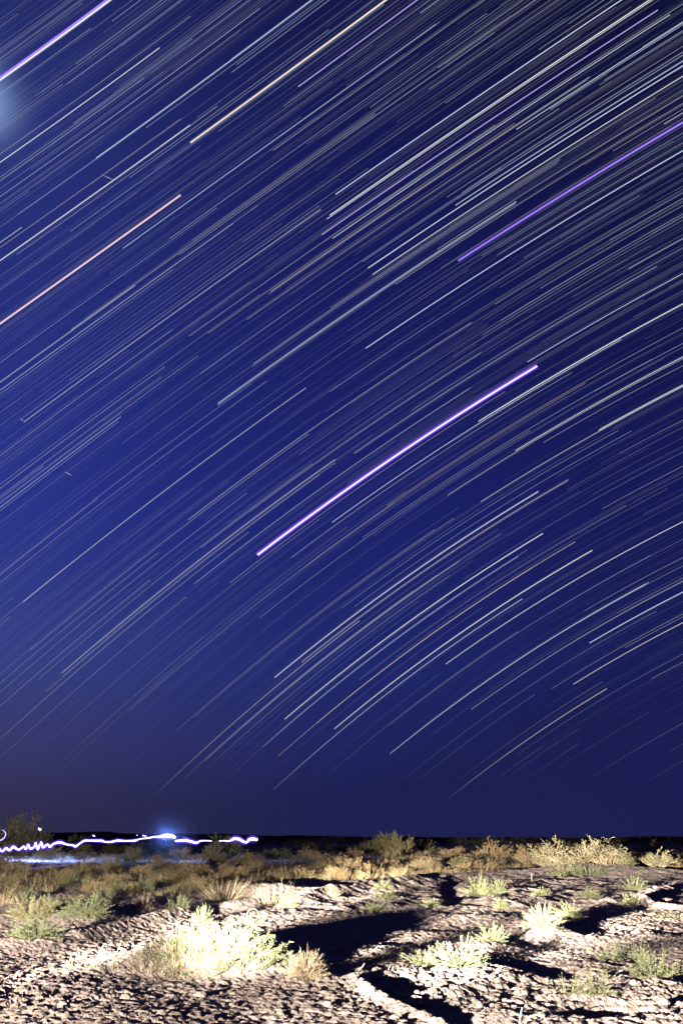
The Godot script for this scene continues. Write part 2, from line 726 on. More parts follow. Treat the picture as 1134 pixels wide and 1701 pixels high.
# a woody desert shrub of fine twigs, about 1 m across and 1 m high before scaling
func shrub_bufs(seed_: int, limbs: int, forks: int, twigs: int, width: float, leaf_c: Color, wood_c: Color) -> Array:
	rng.seed = seed_
	var wood := Buf.new()
	var lf := Buf.new()
	for k in limbs:
		var a := TAU * (k + rng.randf()) / limbs
		var tilt := deg_to_rad(rng.randf_range(5.0, 66.0))
		var dir := Vector3(cos(a) * sin(tilt), cos(tilt), sin(a) * sin(tilt))
		var length := rng.randf_range(0.55, 0.88) * lerpf(1.0, 0.7, sin(tilt))
		var pts := bent(Vector3(cos(a), 0, sin(a)) * 0.06, dir, length, rng.randf_range(-0.1, 0.35), 5, 0.12)
		var wc := vary(wood_c, 0.2)
		wood.tube(pts, taper(6, 0.016, 0.005), tints(6, wc, wc), 4)
		for j in forks:
			var f := rng.randf_range(1.2, 4.9)
			var i0 := mini(int(f), 4)
			var p := pts[i0].lerp(pts[i0 + 1], f - i0)
			var d2 := ((pts[i0 + 1] - pts[i0]).normalized() + Vector3(rng.randf_range(-1, 1), rng.randf_range(-0.3, 0.9), rng.randf_range(-1, 1)) * 0.85).normalized()
			var bp := bent(p, d2, rng.randf_range(0.15, 0.34), 0.1, 3, 0.16)
			wood.tube(bp, taper(4, 0.006, 0.002), tints(4, wc, leaf_c.lerp(wc, 0.5)))
			for t in twigs:
				var g := rng.randf_range(0.3, 2.95)
				var g0 := mini(int(g), 2)
				var q := bp[g0].lerp(bp[g0 + 1], g - g0)
				var d3 := ((bp[g0 + 1] - bp[g0]).normalized() + Vector3(rng.randf_range(-1, 1), rng.randf_range(-0.3, 1.0), rng.randf_range(-1, 1)) * 0.8).normalized()
				var lc := vary(leaf_c, 0.3)
				blade(lf, q, d3, rng.randf_range(0.06, 0.16), 0.011 * width, 0.2, 2, lc, lc, 0.2)
				for u in 3:
					leaf(lf, q + d3 * rng.randf_range(0.02, 0.1), (d3 + Vector3(rng.randf_range(-1, 1), rng.randf_range(-1, 1), rng.randf_range(-1, 1)) * 0.8).normalized(), rng.randf_range(0.03, 0.06), 0.014 * width, vary(lc, 0.2))
	return [wood, lf]


func shrub_mesh(seed_: int, limbs: int, forks: int, twigs: int, width: float) -> ArrayMesh:
	var p := shrub_bufs(seed_, limbs, forks, twigs, width, Color(0.045, 0.045, 0.025), Color(0.05, 0.04, 0.03))
	var b: Buf = p[1]
	return b.mesh(M_plain)


func shrub(seed_: int, leaf_c: Color, wood_c: Color, limbs := 16, forks := 9, twigs := 9, width := 1.6) -> Node3D:
	var p := shrub_bufs(seed_, limbs, forks, twigs, width, leaf_c, wood_c)
	var root := Node3D.new()
	part("branches", (p[0] as Buf).mesh(M_plain), root)
	part("foliage", (p[1] as Buf).mesh(M_leaf), root)
	return root


# a dead rolled-up bush of curling twigs, 1 m across
func tumbleweed(seed_: int, c: Color) -> Node3D:
	rng.seed = seed_
	var root := Node3D.new()
	var b := Buf.new()
	var s := Buf.new()
	for k in 420:
		var a := rng.randf() * TAU
		var tilt := acos(rng.randf_range(-0.05, 1.0))
		var dir := Vector3(cos(a) * sin(tilt), cos(tilt), sin(a) * sin(tilt))
		var pts := bent(dir * 0.06, dir, rng.randf_range(0.36, 0.52), rng.randf_range(-0.2, 0.6), 4, 0.3)
		var col := vary(c, 0.2)
		b.tube(pts, taper(5, 0.006, 0.003), tints(5, col, col))
		for j in 5:
			leaf(s, pts[1 + j % 4], (pts[4] - pts[3]).normalized() + Vector3(rng.randf_range(-1, 1), rng.randf_range(-0.6, 1), rng.randf_range(-1, 1)) * 0.8, rng.randf_range(0.05, 0.09), 0.011, vary(c, 0.2))
	part("twigs", b.mesh(M_plain), root)
	part("spines", s.mesh(M_plain), root)
	return root


var M_leaf: StandardMaterial3D
var M_plain: StandardMaterial3D
var protos := {}
const GREEN := Color(0.100, 0.108, 0.056)
const PALE_GREEN := Color(0.094, 0.104, 0.050)
const STRAW := Color(0.27, 0.215, 0.125)
const BROWN := Color(0.20, 0.145, 0.075)


# one plant: a copy of a kind, set on the ground at a measured place, of a size given in photograph pixels
func plant(kind: String, called: String, px: float, py: float, wide: float, high: float, label: String, category: String, group := "", sink := 0.02, tall0 := 0.6) -> Node3D:
	var p := spot(px, py)
	var k := p.distance_to(EYE) / FOCAL * 0.95
	var list: Array = protos[kind]
	var o: Node3D = list[int(px * 7.0 + py) % list.size()].duplicate()
	o.name = numbered(called)
	add_child(o, true)
	var w := wide * k * 0.84
	var h := high * k / tall0 * 0.88
	o.position = Vector3(p.x, ground(p.x, p.z) - sink, p.z)
	o.basis = Basis(Vector3.UP, px * 1.7 + py).scaled(Vector3(w, h, w))
	tag(o, label, category, group)
	return o


func one(m: Mesh) -> Node3D:
	var o := MeshInstance3D.new()
	o.mesh = m
	return o


func make_plants() -> void:
	protos["thorn"] = [thorn(11, 60, GREEN), thorn(12, 66, GREEN), thorn(13, 56, GREEN * 1.05)]
	protos["pale_thorn"] = [thorn(21, 70, PALE_GREEN), thorn(22, 64, PALE_GREEN), thorn(23, 76, PALE_GREEN)]
	protos["open_thorn"] = [thorn(31, 26, GREEN * 1.1), thorn(32, 30, GREEN)]
	protos["dense"] = [thorn(41, 140, GREEN * 0.95), thorn(42, 150, GREEN.lerp(BROWN, 0.35)), thorn(43, 130, GREEN)]
	protos["straw"] = [one(tussock(51, 150, STRAW, BROWN)), one(tussock(52, 170, STRAW, STRAW)), one(tussock(53, 140, STRAW, PALE_GREEN))]
	protos["mixed"] = [one(tussock(61, 190, PALE_GREEN, STRAW)), one(tussock(62, 180, STRAW, PALE_GREEN)), one(tussock(63, 200, PALE_GREEN, PALE_GREEN))]
	protos["olive"] = [shrub(71, Color(0.085, 0.075, 0.035), BROWN), shrub(72, Color(0.10, 0.085, 0.04), BROWN), shrub(73, Color(0.08, 0.075, 0.035), BROWN)]
	protos["brown_shrub"] = [shrub(81, Color(0.16, 0.115, 0.06), BROWN * 1.2, 18, 8, 6), shrub(82, Color(0.18, 0.13, 0.07), BROWN, 20, 8, 5)]
	protos["pale_shrub"] = [shrub(85, Color(0.17, 0.145, 0.085), STRAW, 20, 10, 8, 1.2), shrub(86, Color(0.16, 0.142, 0.08), STRAW * 1.1, 22, 10, 7, 1.2)]
	protos["weed"] = [tumbleweed(95, Color(0.30, 0.235, 0.155))]
	# ---- the foreground
	straw_mound()
	plant("weed", "tumbleweed", 508, 1633, 78, 44, "cream-coloured dead tumbleweed beside the big straw mound", "tumbleweed", "", 0.02, 0.5)
	plant("pale_thorn", "camel_thorn_bush", 765, 1612, 120, 58, "pale green camel thorn, the largest in the middle foreground", "bush")
	plant("open_thorn", "camel_thorn_bush", 700, 1606, 100, 34, "low sprawling camel thorn joined to the left side of the largest middle bush", "bush")
	plant("open_thorn", "camel_thorn_sprig", 628, 1598, 60, 24, "small thorn sprig at the edge of the long black shadow", "plant")
	plant("pale_thorn", "camel_thorn_bush", 816, 1571, 72, 38, "round pale bush behind the largest middle camel thorn", "bush")
	plant("dense", "green_shrub", 903, 1556, 72, 44, "bright green dense shrub with a black shadow at its right", "bush")
	plant("pale_thorn", "camel_thorn_bush", 948, 1530, 62, 30, "pale thorn bush half in shadow just behind the bright green shrub", "bush")
	plant("open_thorn", "camel_thorn_bush", 993, 1658, 88, 58, "feathery camel thorn with arching stems at the lower right, nearest the viewer", "bush")
	plant("open_thorn", "camel_thorn_bush", 942, 1653, 66, 38, "smaller thorn with a low arm reaching left, touching the nearest feathery bush", "bush")
	plant("thorn", "camel_thorn_bush", 1092, 1637, 100, 66, "big dull green camel thorn cut by the right edge of the picture", "bush")
	plant("open_thorn", "camel_thorn_bush", 1010, 1594, 90, 40, "thin straggling thorn on bright earth behind the nearest feathery bush", "bush")
	plant("open_thorn", "camel_thorn_bush", 1052, 1590, 66, 36, "straggling thorn between the thin one and the right edge bush", "bush")
	plant("mixed", "grass_tuft", 1112, 1524, 60, 14, "low dry grass tufts on the smooth earth at the right edge", "grass tuft", "", 0.02, 0.8)
	# ---- left side
	plant("dense", "dull_green_bush", 50, 1532, 92, 44, "dull green bush at the left edge, above the lowest left bush", "bush")
	plant("dense", "dull_green_bush", 140, 1531, 92, 50, "broad bush with rusty tips, right-hand one of the left foreground pair", "bush")
	plant("dense", "dull_green_bush", 58, 1570, 96, 46, "lowest dull green bush near the left edge of the picture", "bush")
	plant("thorn", "dull_green_bush", 88, 1512, 50, 34, "upright thorny bush rising between the two left foreground bushes", "bush")
	plant("thorn", "dull_green_bush", 45, 1496, 42, 28, "small round bush alone in the dark at the left", "bush")
	plant("straw", "dry_grass_clump", 8, 1504, 42, 36, "fan of dry stalks at the extreme left edge", "grass clump", "", 0.02, 0.8)
	plant("dense", "dull_green_bush", 117, 1469, 36, 30, "grey-green round bush below the end of the blue streak", "bush")
	plant("thorn", "dull_green_bush", 143, 1470, 28, 22, "little bush right beside the grey-green round one", "bush")
	plant("dense", "dull_green_bush", 178, 1496, 48, 34, "bush in shade behind the broad rusty-tipped bush", "bush")
	plant("thorn", "dull_green_bush", 200, 1480, 36, 30, "dim bush halfway between the rusty-tipped bush and the dry field", "bush")
	plant("mixed", "grass_clump", 235, 1512, 40, 48, "tall green clump standing alone left of the straw mound's top", "grass clump", "", 0.02, 0.8)
	plant("dense", "dull_green_bush", 240, 1484, 44, 30, "brownish bush behind the tall lone green clump", "bush")
	plant("thorn", "green_bush", 296, 1514, 52, 42, "leafy green bush above the left shoulder of the straw mound", "bush")
	plant("mixed", "grass_clump", 300, 1492, 60, 32, "mixed green and tan clump behind the leafy bush", "grass clump", "", 0.02, 0.8)
	plant("thorn", "green_bush", 337, 1536, 44, 42, "slender green plant rising behind the peak of the straw mound", "plant")
	plant("straw", "dry_grass_clump", 370, 1494, 84, 44, "wide straw clump at the front edge of the dry field", "grass clump", "", 0.02, 0.8)
	plant("mixed", "grass_clump", 455, 1502, 84, 48, "big green and straw clump beside the first long rut", "grass clump", "", 0.02, 0.8)
	plant("thorn", "green_bush", 478, 1508, 44, 28, "green bush on the right foot of the big clump by the rut", "bush")
	plant("mixed", "grass_clump", 422, 1535, 40, 20, "little clump with a stalk hooped over it", "grass clump", "", 0.02, 0.8)
	plant("straw", "dry_grass_clump", 395, 1477, 60, 30, "tan clump between the wide straw clump and the dry field", "grass clump", "", 0.02, 0.8)
	plant("straw", "dry_grass_clump", 550, 1494, 34, 24, "short dry stalks at the bend of the first rut", "grass clump", "", 0.02, 0.8)
	# ---- the pale flat in the middle
	plant("pale_thorn", "camel_thorn_bush", 635, 1480, 42, 22, "small green bush on the second rut of the pale flat", "bush")
	plant("pale_thorn", "camel_thorn_bush", 642, 1495, 50, 18, "washed-out low bush with a white scrap beside it", "bush")
	plant("pale_thorn", "camel_thorn_bush", 622, 1512, 62, 22, "low pale bush at the left of the pale flat", "bush")
	plant("pale_thorn", "camel_thorn_bush", 715, 1509, 44, 20, "low pale bush near the foot of the curved black crack", "bush")
	plant("pale_thorn", "camel_thorn_bush", 795, 1487, 64, 40, "large pale bush right of the curved black crack", "bush")
	plant("pale_thorn", "camel_thorn_bush", 830, 1486, 40, 32, "green bush against the dark rut right of the large pale one", "bush")
	plant("pale_thorn", "camel_thorn_bush", 832, 1510, 34, 24, "small bush at the tip of the long black shadow", "bush")
	plant("pale_thorn", "camel_thorn_bush", 900, 1490, 42, 22, "pale low bush in the centre of the right flat", "bush")
	plant("pale_thorn", "camel_thorn_bush", 978, 1494, 50, 20, "pale low bush on the right flat below the big mound", "bush")
	plant("thorn", "camel_thorn_bush", 928, 1461, 44, 18, "green spray at the left foot of the big mound", "bush")
	plant("thorn", "camel_thorn_bush", 1052, 1480, 60, 30, "green bush in front of the right end of the big mound", "bush")
	plant("pale_thorn", "camel_thorn_bush", 1048, 1504, 44, 24, "bush at the corner of the rut at the right", "bush")
	plant("thorn", "camel_thorn_bush", 1040, 1452, 40, 26, "green bush on the right slope of the big mound", "bush")
	plant("mixed", "grass_clump", 700, 1445, 44, 28, "tan clump left of the curved black crack's far end", "grass clump", "", 0.02, 0.8)
	plant("thorn", "camel_thorn_bush", 562, 1436, 44, 18, "green patch of bush amid the tan grass", "bush")
	# ---- the bushes at the back
	plant("pale_shrub", "pale_desert_bush", 962, 1450, 140, 52, "big pale bush crowning the bright mound at the right", "bush", "", 0.05, 0.85)
	plant("pale_shrub", "pale_desert_bush", 925, 1447, 70, 34, "pale bush on the left side of the mound's big bush", "bush", "", 0.05, 0.85)
	plant("pale_shrub", "pale_desert_bush", 998, 1448, 66, 38, "pale bush on the right shoulder of the mound", "bush", "", 0.05, 0.85)
	plant("mixed", "grass_clump", 938, 1456, 70, 34, "pale clump at the foot of the mound's left side", "grass clump", "", 0.02, 0.8)
	plant("mixed", "grass_clump", 978, 1457, 80, 32, "pale clump in front of the mound's big bush", "grass clump", "", 0.02, 0.8)
	plant("straw", "dry_grass_clump", 1012, 1452, 70, 32, "straw clump on the mound's right shoulder", "grass clump", "", 0.02, 0.8)
	plant("brown_shrub", "brown_desert_bush", 1020, 1432, 64, 36, "darker bush behind the right shoulder of the mound", "bush", "", 0.05, 0.85)
	plant("pale_shrub", "pale_desert_bush", 1094, 1453, 56, 30, "pale bush near the right edge behind the flat", "bush", "", 0.05, 0.85)
	plant("brown_shrub", "brown_desert_bush", 1126, 1450, 50, 26, "brown bush cut by the right edge", "bush", "", 0.05, 0.85)
	plant("brown_shrub", "brown_desert_bush", 818, 1430, 62, 38, "bare twiggy bush standing against the dark right of centre", "bush", "", 0.05, 0.85)
	plant("olive", "tamarisk_bush", 640, 1424, 52, 40, "left half of the tall twin olive bush near the centre", "bush", "", 0.05, 0.85)
	plant("olive", "tamarisk_bush", 666, 1425, 48, 44, "right half of the tall twin olive bush near the centre", "bush", "", 0.05, 0.85)
	plant("olive", "tamarisk_bush", 610, 1424, 60, 26, "low olive bush at the left of the tall twin bush", "bush", "", 0.05, 0.85)
	plant("olive", "tamarisk_bush", 704, 1418, 44, 20, "dark low bush at the right of the tall twin bush", "bush", "", 0.05, 0.85)
	plant("brown_shrub", "brown_desert_bush", 877, 1436, 52, 34, "tan twiggy bush left of the big mound", "bush", "", 0.05, 0.85)
	plant("brown_shrub", "brown_desert_bush", 928, 1416, 40, 22, "dim bush peeping over the left side of the mound", "bush", "", 0.05, 0.85)
	plant("brown_shrub", "brown_desert_bush", 752, 1427, 44, 22, "brown bush midway between the twin olive bush and the twiggy one", "bush", "", 0.05, 0.85)
	plant("olive", "tamarisk_bush", 376, 1426, 56, 48, "dark olive bush that hides part of the light trail", "bush", "", 0.05, 0.85)
	plant("olive", "tamarisk_bush", 352, 1431, 44, 26, "low dark bush at the left foot of the one hiding the trail", "bush", "", 0.05, 0.85)
	plant("olive", "tamarisk_bush", 458, 1428, 50, 24, "olive bush right of the end of the light trail", "bush", "", 0.05, 0.85)
	plant("brown_shrub", "brown_desert_bush", 412, 1436, 56, 24, "brown bush below the end of the light trail", "bush", "", 0.05, 0.85)
	plant("olive", "tamarisk_bush", 510, 1416, 46, 20, "dim bush on the dark line left of centre", "bush", "", 0.05, 0.85)
	plant("olive", "tamarisk_bush", 560, 1413, 50, 18, "dim bush on the dark line nearer the centre", "bush", "", 0.05, 0.85)
	plant("olive", "tamarisk_bush", 284, 1420, 44, 22, "dark bush right below the bright flare of the trail", "bush", "", 0.05, 0.85)
	plant("olive", "tamarisk_bush", 190, 1418, 56, 20, "dark bush below the rising part of the light trail", "bush", "", 0.05, 0.85)
	plant("olive", "tamarisk_bush", 226, 1419, 40, 20, "dark bush between the flare and the rising part of the trail", "bush", "", 0.05, 0.85)
	var tr := [[8, 1424, 60, 60, "tall dim tamarisk at the left edge behind the trail"], [38, 1424, 58, 66, "tallest tamarisk behind the wavy start of the light trail"], [66, 1423, 40, 44, "shorter tamarisk under the separate blue spark"], [84, 1422, 40, 36, "low tamarisk at the right end of the left group"], [131, 1422, 40, 44, "lone tamarisk apart from the left group of trees"], [122, 1422, 30, 40, "small bush at the foot of the lone tamarisk"]]
	for t in tr:
		plant("olive", "tamarisk_tree", t[0], t[1], t[2], t[3], t[4], "tree", "", 0.05, 0.85)
	filler_clumps()


func straw_mound() -> void:
	rng.seed = 404
	var o := base("straw_mound_bush")
	var c := spot(322, 1618)
	o.position = Vector3(c.x, 0, c.z)
	tag(o, "big mound of pale straw and green shoots, brightest thing in the left foreground", "bush")
	var dry := Buf.new()
	var low := Buf.new()
	var green := Buf.new()
	var leaves := Buf.new()
	for k in 3800:
		var a := rng.randf() * TAU
		var q := pow(rng.randf(), 0.6)
		var x := cos(a) * q * 1.02 + 0.08
		var z := sin(a) * q * 0.62
		var dome := exp(-q * q * 1.5)
		var y := ground(c.x + x, c.z + z) - 0.02
		var dir := Vector3(cos(a) * q * 0.8 + rng.randf_range(-0.55, 0.55), 0.75 * dome + 0.22, sin(a) * q * 0.8 + rng.randf_range(-0.55, 0.55))
		blade(dry if k % 3 else low, Vector3(x, y, z), dir, lerpf(0.08, 0.20, dome) * rng.randf_range(0.5, 1.25), 0.009, rng.randf_range(0.2, 1.5), 4, vary(STRAW * 0.78, 0.42), vary(STRAW.lerp(PALE_GREEN, 0.25 if k % 4 else 0.6) * 0.8, 0.42), 0.14)
	for k in 150:
		var a := rng.randf() * TAU
		var q := pow(rng.randf(), 0.7)
		var x := cos(a) * q * 0.85 + 0.22
		var z := sin(a) * q * 0.5
		if k > 112:
			x = rng.randf_range(0.5, 0.88)
			z = rng.randf_range(-0.25, 0.3)
		var y := ground(c.x + x, c.z + z) - 0.02
		var col := vary(PALE_GREEN * 0.62, 0.2)
		var dir := Vector3(x * 0.7 + rng.randf_range(-0.5, 0.5), rng.randf_range(0.5, 1.0), rng.randf_range(-0.6, 0.5))
		var pts := bent(Vector3(x, y, z), dir, rng.randf_range(0.12, 0.26), 0.5, 5, 0.14)
		green.tube(pts, taper(6, 0.005, 0.002), tints(6, col, col))
		for j in 26:
			var f := rng.randf_range(0.8, 4.99)
			var i0 := int(f)
			var t := (pts[i0 + 1] - pts[i0]).normalized()
			leaf(leaves, pts[i0].lerp(pts[i0 + 1], f - i0), (t * 0.6 + Vector3(rng.randf_range(-1, 1), rng.randf_range(-1, 1), rng.randf_range(-1, 1))).normalized(), rng.randf_range(0.025, 0.055), 0.01, vary(col, 0.2))
	for p in [["dry_grass", dry.mesh(M_leaf)], ["matted_straw", low.mesh(M_leaf)], ["green_shoots", green.mesh(M_plain)], ["shoot_leaves", leaves.mesh(M_leaf)]]:
		part(p[0], p[1], o).set_meta("kind", "stuff")


# clumps that thicken the far edge of the lit ground, each a plant of its own
func filler_clumps() -> void:
	var r := RandomNumberGenerator.new()
	r.seed = 808
	var same := {}
	for k in 190:
		var o: Node3D
		var px := r.randf_range(-30.0, 1160.0)
		var line := 1452.0 - 14.0 * smoothstep(300.0, 1100.0, px)
		var py := line - r.randf_range(0.0, 34.0) * r.randf()
		if k >= 110:
			px = r.randf_range(60.0, 640.0)
			py = r.randf_range(1428.0, 1482.0 - 24.0 * smoothstep(380.0, 640.0, px))
		var w := r.randf_range(16.0, 44.0)
		var mark: Array = LANDMARKS[0]
		for l in LANDMARKS:
			if absf(l[0] - px) < absf(mark[0] - px):
				mark = l
		var side := ("just left of " if px < mark[0] - 8.0 else "just right of " if px > mark[0] + 8.0 else "in line with ") + str(mark[1])
		if k % 6 == 0:
			o = plant("olive", "scrub_bush", px, py, w, w * 0.55, "small olive scrub bush in the back field %s" % side, "bush", "scrub bushes in the dry field", 0.05, 0.85)
		elif k % 3 != 2:
			o = plant("brown_shrub", "brown_scrub_bush", px, py, w, w * 0.6, "small brown scrub bush in the back field %s" % side, "bush", "scrub bushes in the dry field", 0.05, 0.85)
		else:
			o = plant("straw", "dry_grass_clump", px, py, w, w * 0.7, "dry grass clump in the back field %s" % side, "grass clump", "dry grass clumps in the field", 0.02, 0.8)
		var l: String = o.get_meta("label")
		if not same.has(l):
			same[l] = []
		same[l].append([px, o])
	for l in same:
		var list: Array = same[l]
		if list.size() > 1:
			list.sort_custom(func(p, q): return (p[1] as Node3D).position.z > (q[1] as Node3D).position.z)
			for k in list.size():
				var o: Node3D = list[k][1]
				o.set_meta("label", l.replace("in the back field", ["near", "mid", "far", "hind", "last"][mini(k, 4)] + " field"))


const LANDMARKS := [[10, "the left edge"], [66, "the round blue spark"], [131, "the lone tamarisk"], [190, "the trail's rise"], [235, "the twin sparks"], [278, "the bright flare"], [320, "the ragged trail"], [376, "the trail-hiding bush"], [412, "the lumpy trail"], [458, "the trail-end bush"], [510, "the dim bush"], [562, "the green grass patch"], [610, "the low olive bush"], [653, "the twin olive bush"], [704, "the dark low bush"], [752, "the curved crack"], [795, "the large pale bush"], [822, "the twiggy bush"], [877, "the tan twiggy bush"], [925, "the mound's left bush"], [962, "the mound's big bush"], [1020, "the mound's right shoulder"], [1078, "the white stones"], [1100, "the pale right bush"], [1140, "the right edge"]]


func make_grass() -> void:
	var r := RandomNumberGenerator.new()
	r.seed = 99
	var mask := FastNoiseLite.new()
	mask.seed = 17
	mask.frequency = 0.09
	mask.fractal_octaves = 3
	var mats := [tussock(101, 30, BROWN * 1.3, STRAW * 1.1, 0.026, 70.0), tussock(102, 26, BROWN * 0.6, BROWN * 1.2, 0.028, 74.0), tussock(103, 34, Color(0.12, 0.105, 0.05), BROWN, 0.028, 78.0)]
	var names := ["tan_grass", "brown_grass", "olive_grass"]
	var words := ["tan dry grass spread thickly over the back of the lit field", "brown dry grass spread thickly over the back of the lit field", "olive low growth spread among the dry grass of the lit field"]
	for kind in 3:
		var list: Array[Transform3D] = []
		var tries := 0
		while list.size() < 5600 and tries < 200000:
			tries += 1
			var q := 26.0 * pow(6.2, r.randf())
			var a := deg_to_rad(r.randf_range(-26.0, 26.0))
			var x := sin(a) * q
			var z := -cos(a) * q
			var u := x / -z * 1680.0 + 567.0        # how far to the right
			var edge := lerpf(29.0, 36.0, smoothstep(0.0, 560.0, u))
			edge = lerpf(edge, 62.0, smoothstep(560.0, 820.0, u))
			edge = lerpf(edge, 80.0, smoothstep(850.0, 1000.0, u))
			var n := mask.get_noise_2d(x, z)
			if q < edge * (1.0 + n * 0.5):
				continue
			if mask.get_noise_2d(x * 1.7 + 90.0 * kind, z * 0.6) < 0.02:
				continue
			var s := lerpf(0.2, 0.8, pow(r.randf(), 2.2))
			list.append(Transform3D(Basis(Vector3.UP, r.randf() * TAU).scaled(Vector3(s * r.randf_range(0.9, 1.5), s * r.randf_range(0.45, 0.95), s)), Vector3(x, ground(x, z) - 0.03, z)))
		var mm := MultiMesh.new()
		mm.transform_format = MultiMesh.TRANSFORM_3D
		mm.mesh = mats[kind]
		mm.instance_count = list.size()
		for k in list.size():
			mm.set_instance_transform(k, list[k])
		var o := MultiMeshInstance3D.new()
		o.name = names[kind]
		o.multimesh = mm
		add_child(o)
		o.set_meta("kind", "stuff")
		tag(o, words[kind], "grass")


# ---------------------------------------------------------------- stones, sticks, stalks
func stone(called: String, px: float, py: float, wide: float, c: Color, label: String, group := "") -> void:
	rng.seed = int(px * 31.0 + py)
	var p := spot(px, py)
	var w := wide * p.distance_to(EYE) / FOCAL
	var b := Buf.new()
	var rings := 5
	var around := 8
	var pts := []
	for j in rings + 1:
		var t := PI * j / rings
		for k in around:
			var a := TAU * k / around
			var k0 := 1.0 if j == 0 or j == rings else rng.randf_range(0.78, 1.15)
			pts.append(Vector3(sin(t) * cos(a) * 0.5, cos(t) * 0.3, sin(t) * sin(a) * 0.42) * w * k0)
	for j in rings:
		for k in around:
			var i0 := j * around + k
			var i1 := j * around + (k + 1) % around
			b.quad(pts[i0], pts[i1], pts[i1 + around], pts[i0 + around], c, vary(c, 0.06))
	var o := top(called, b.mesh(M_plain))
	o.position = Vector3(p.x, ground(p.x, p.z) + w * 0.12, p.z)
	o.rotation.y = px
	tag(o, label, "stone" if called != "white_scrap" else "litter", group)


func stalk(called: String, px: float, py: float, pts_px: Array, radius: float, c: Color, label: String) -> void:
	var p := spot(px, py)
	var k := p.distance_to(EYE) / FOCAL
	var pts := PackedVector3Array()
	for q in pts_px:
		pts.append(Vector3(q[0], q[1], q[2]) * k)
	var fine := PackedVector3Array()
	var n := pts.size()
	for j in n - 1:
		for s in 4:
			fine.append(pts[j].cubic_interpolate(pts[j + 1], pts[maxi(j - 1, 0)], pts[mini(j + 2, n - 1)], s / 4.0))
	fine.append(pts[n - 1])
	var b := Buf.new()
	b.tube(fine, taper(fine.size(), radius, radius * 0.5), tints(fine.size(), c, c), 5)
	var o := top(called, b.mesh(M_plain))
	o.position = Vector3(p.x, ground(p.x, p.z), p.z)
	tag(o, label, "stalk" if called != "dry_stick" else "stick")


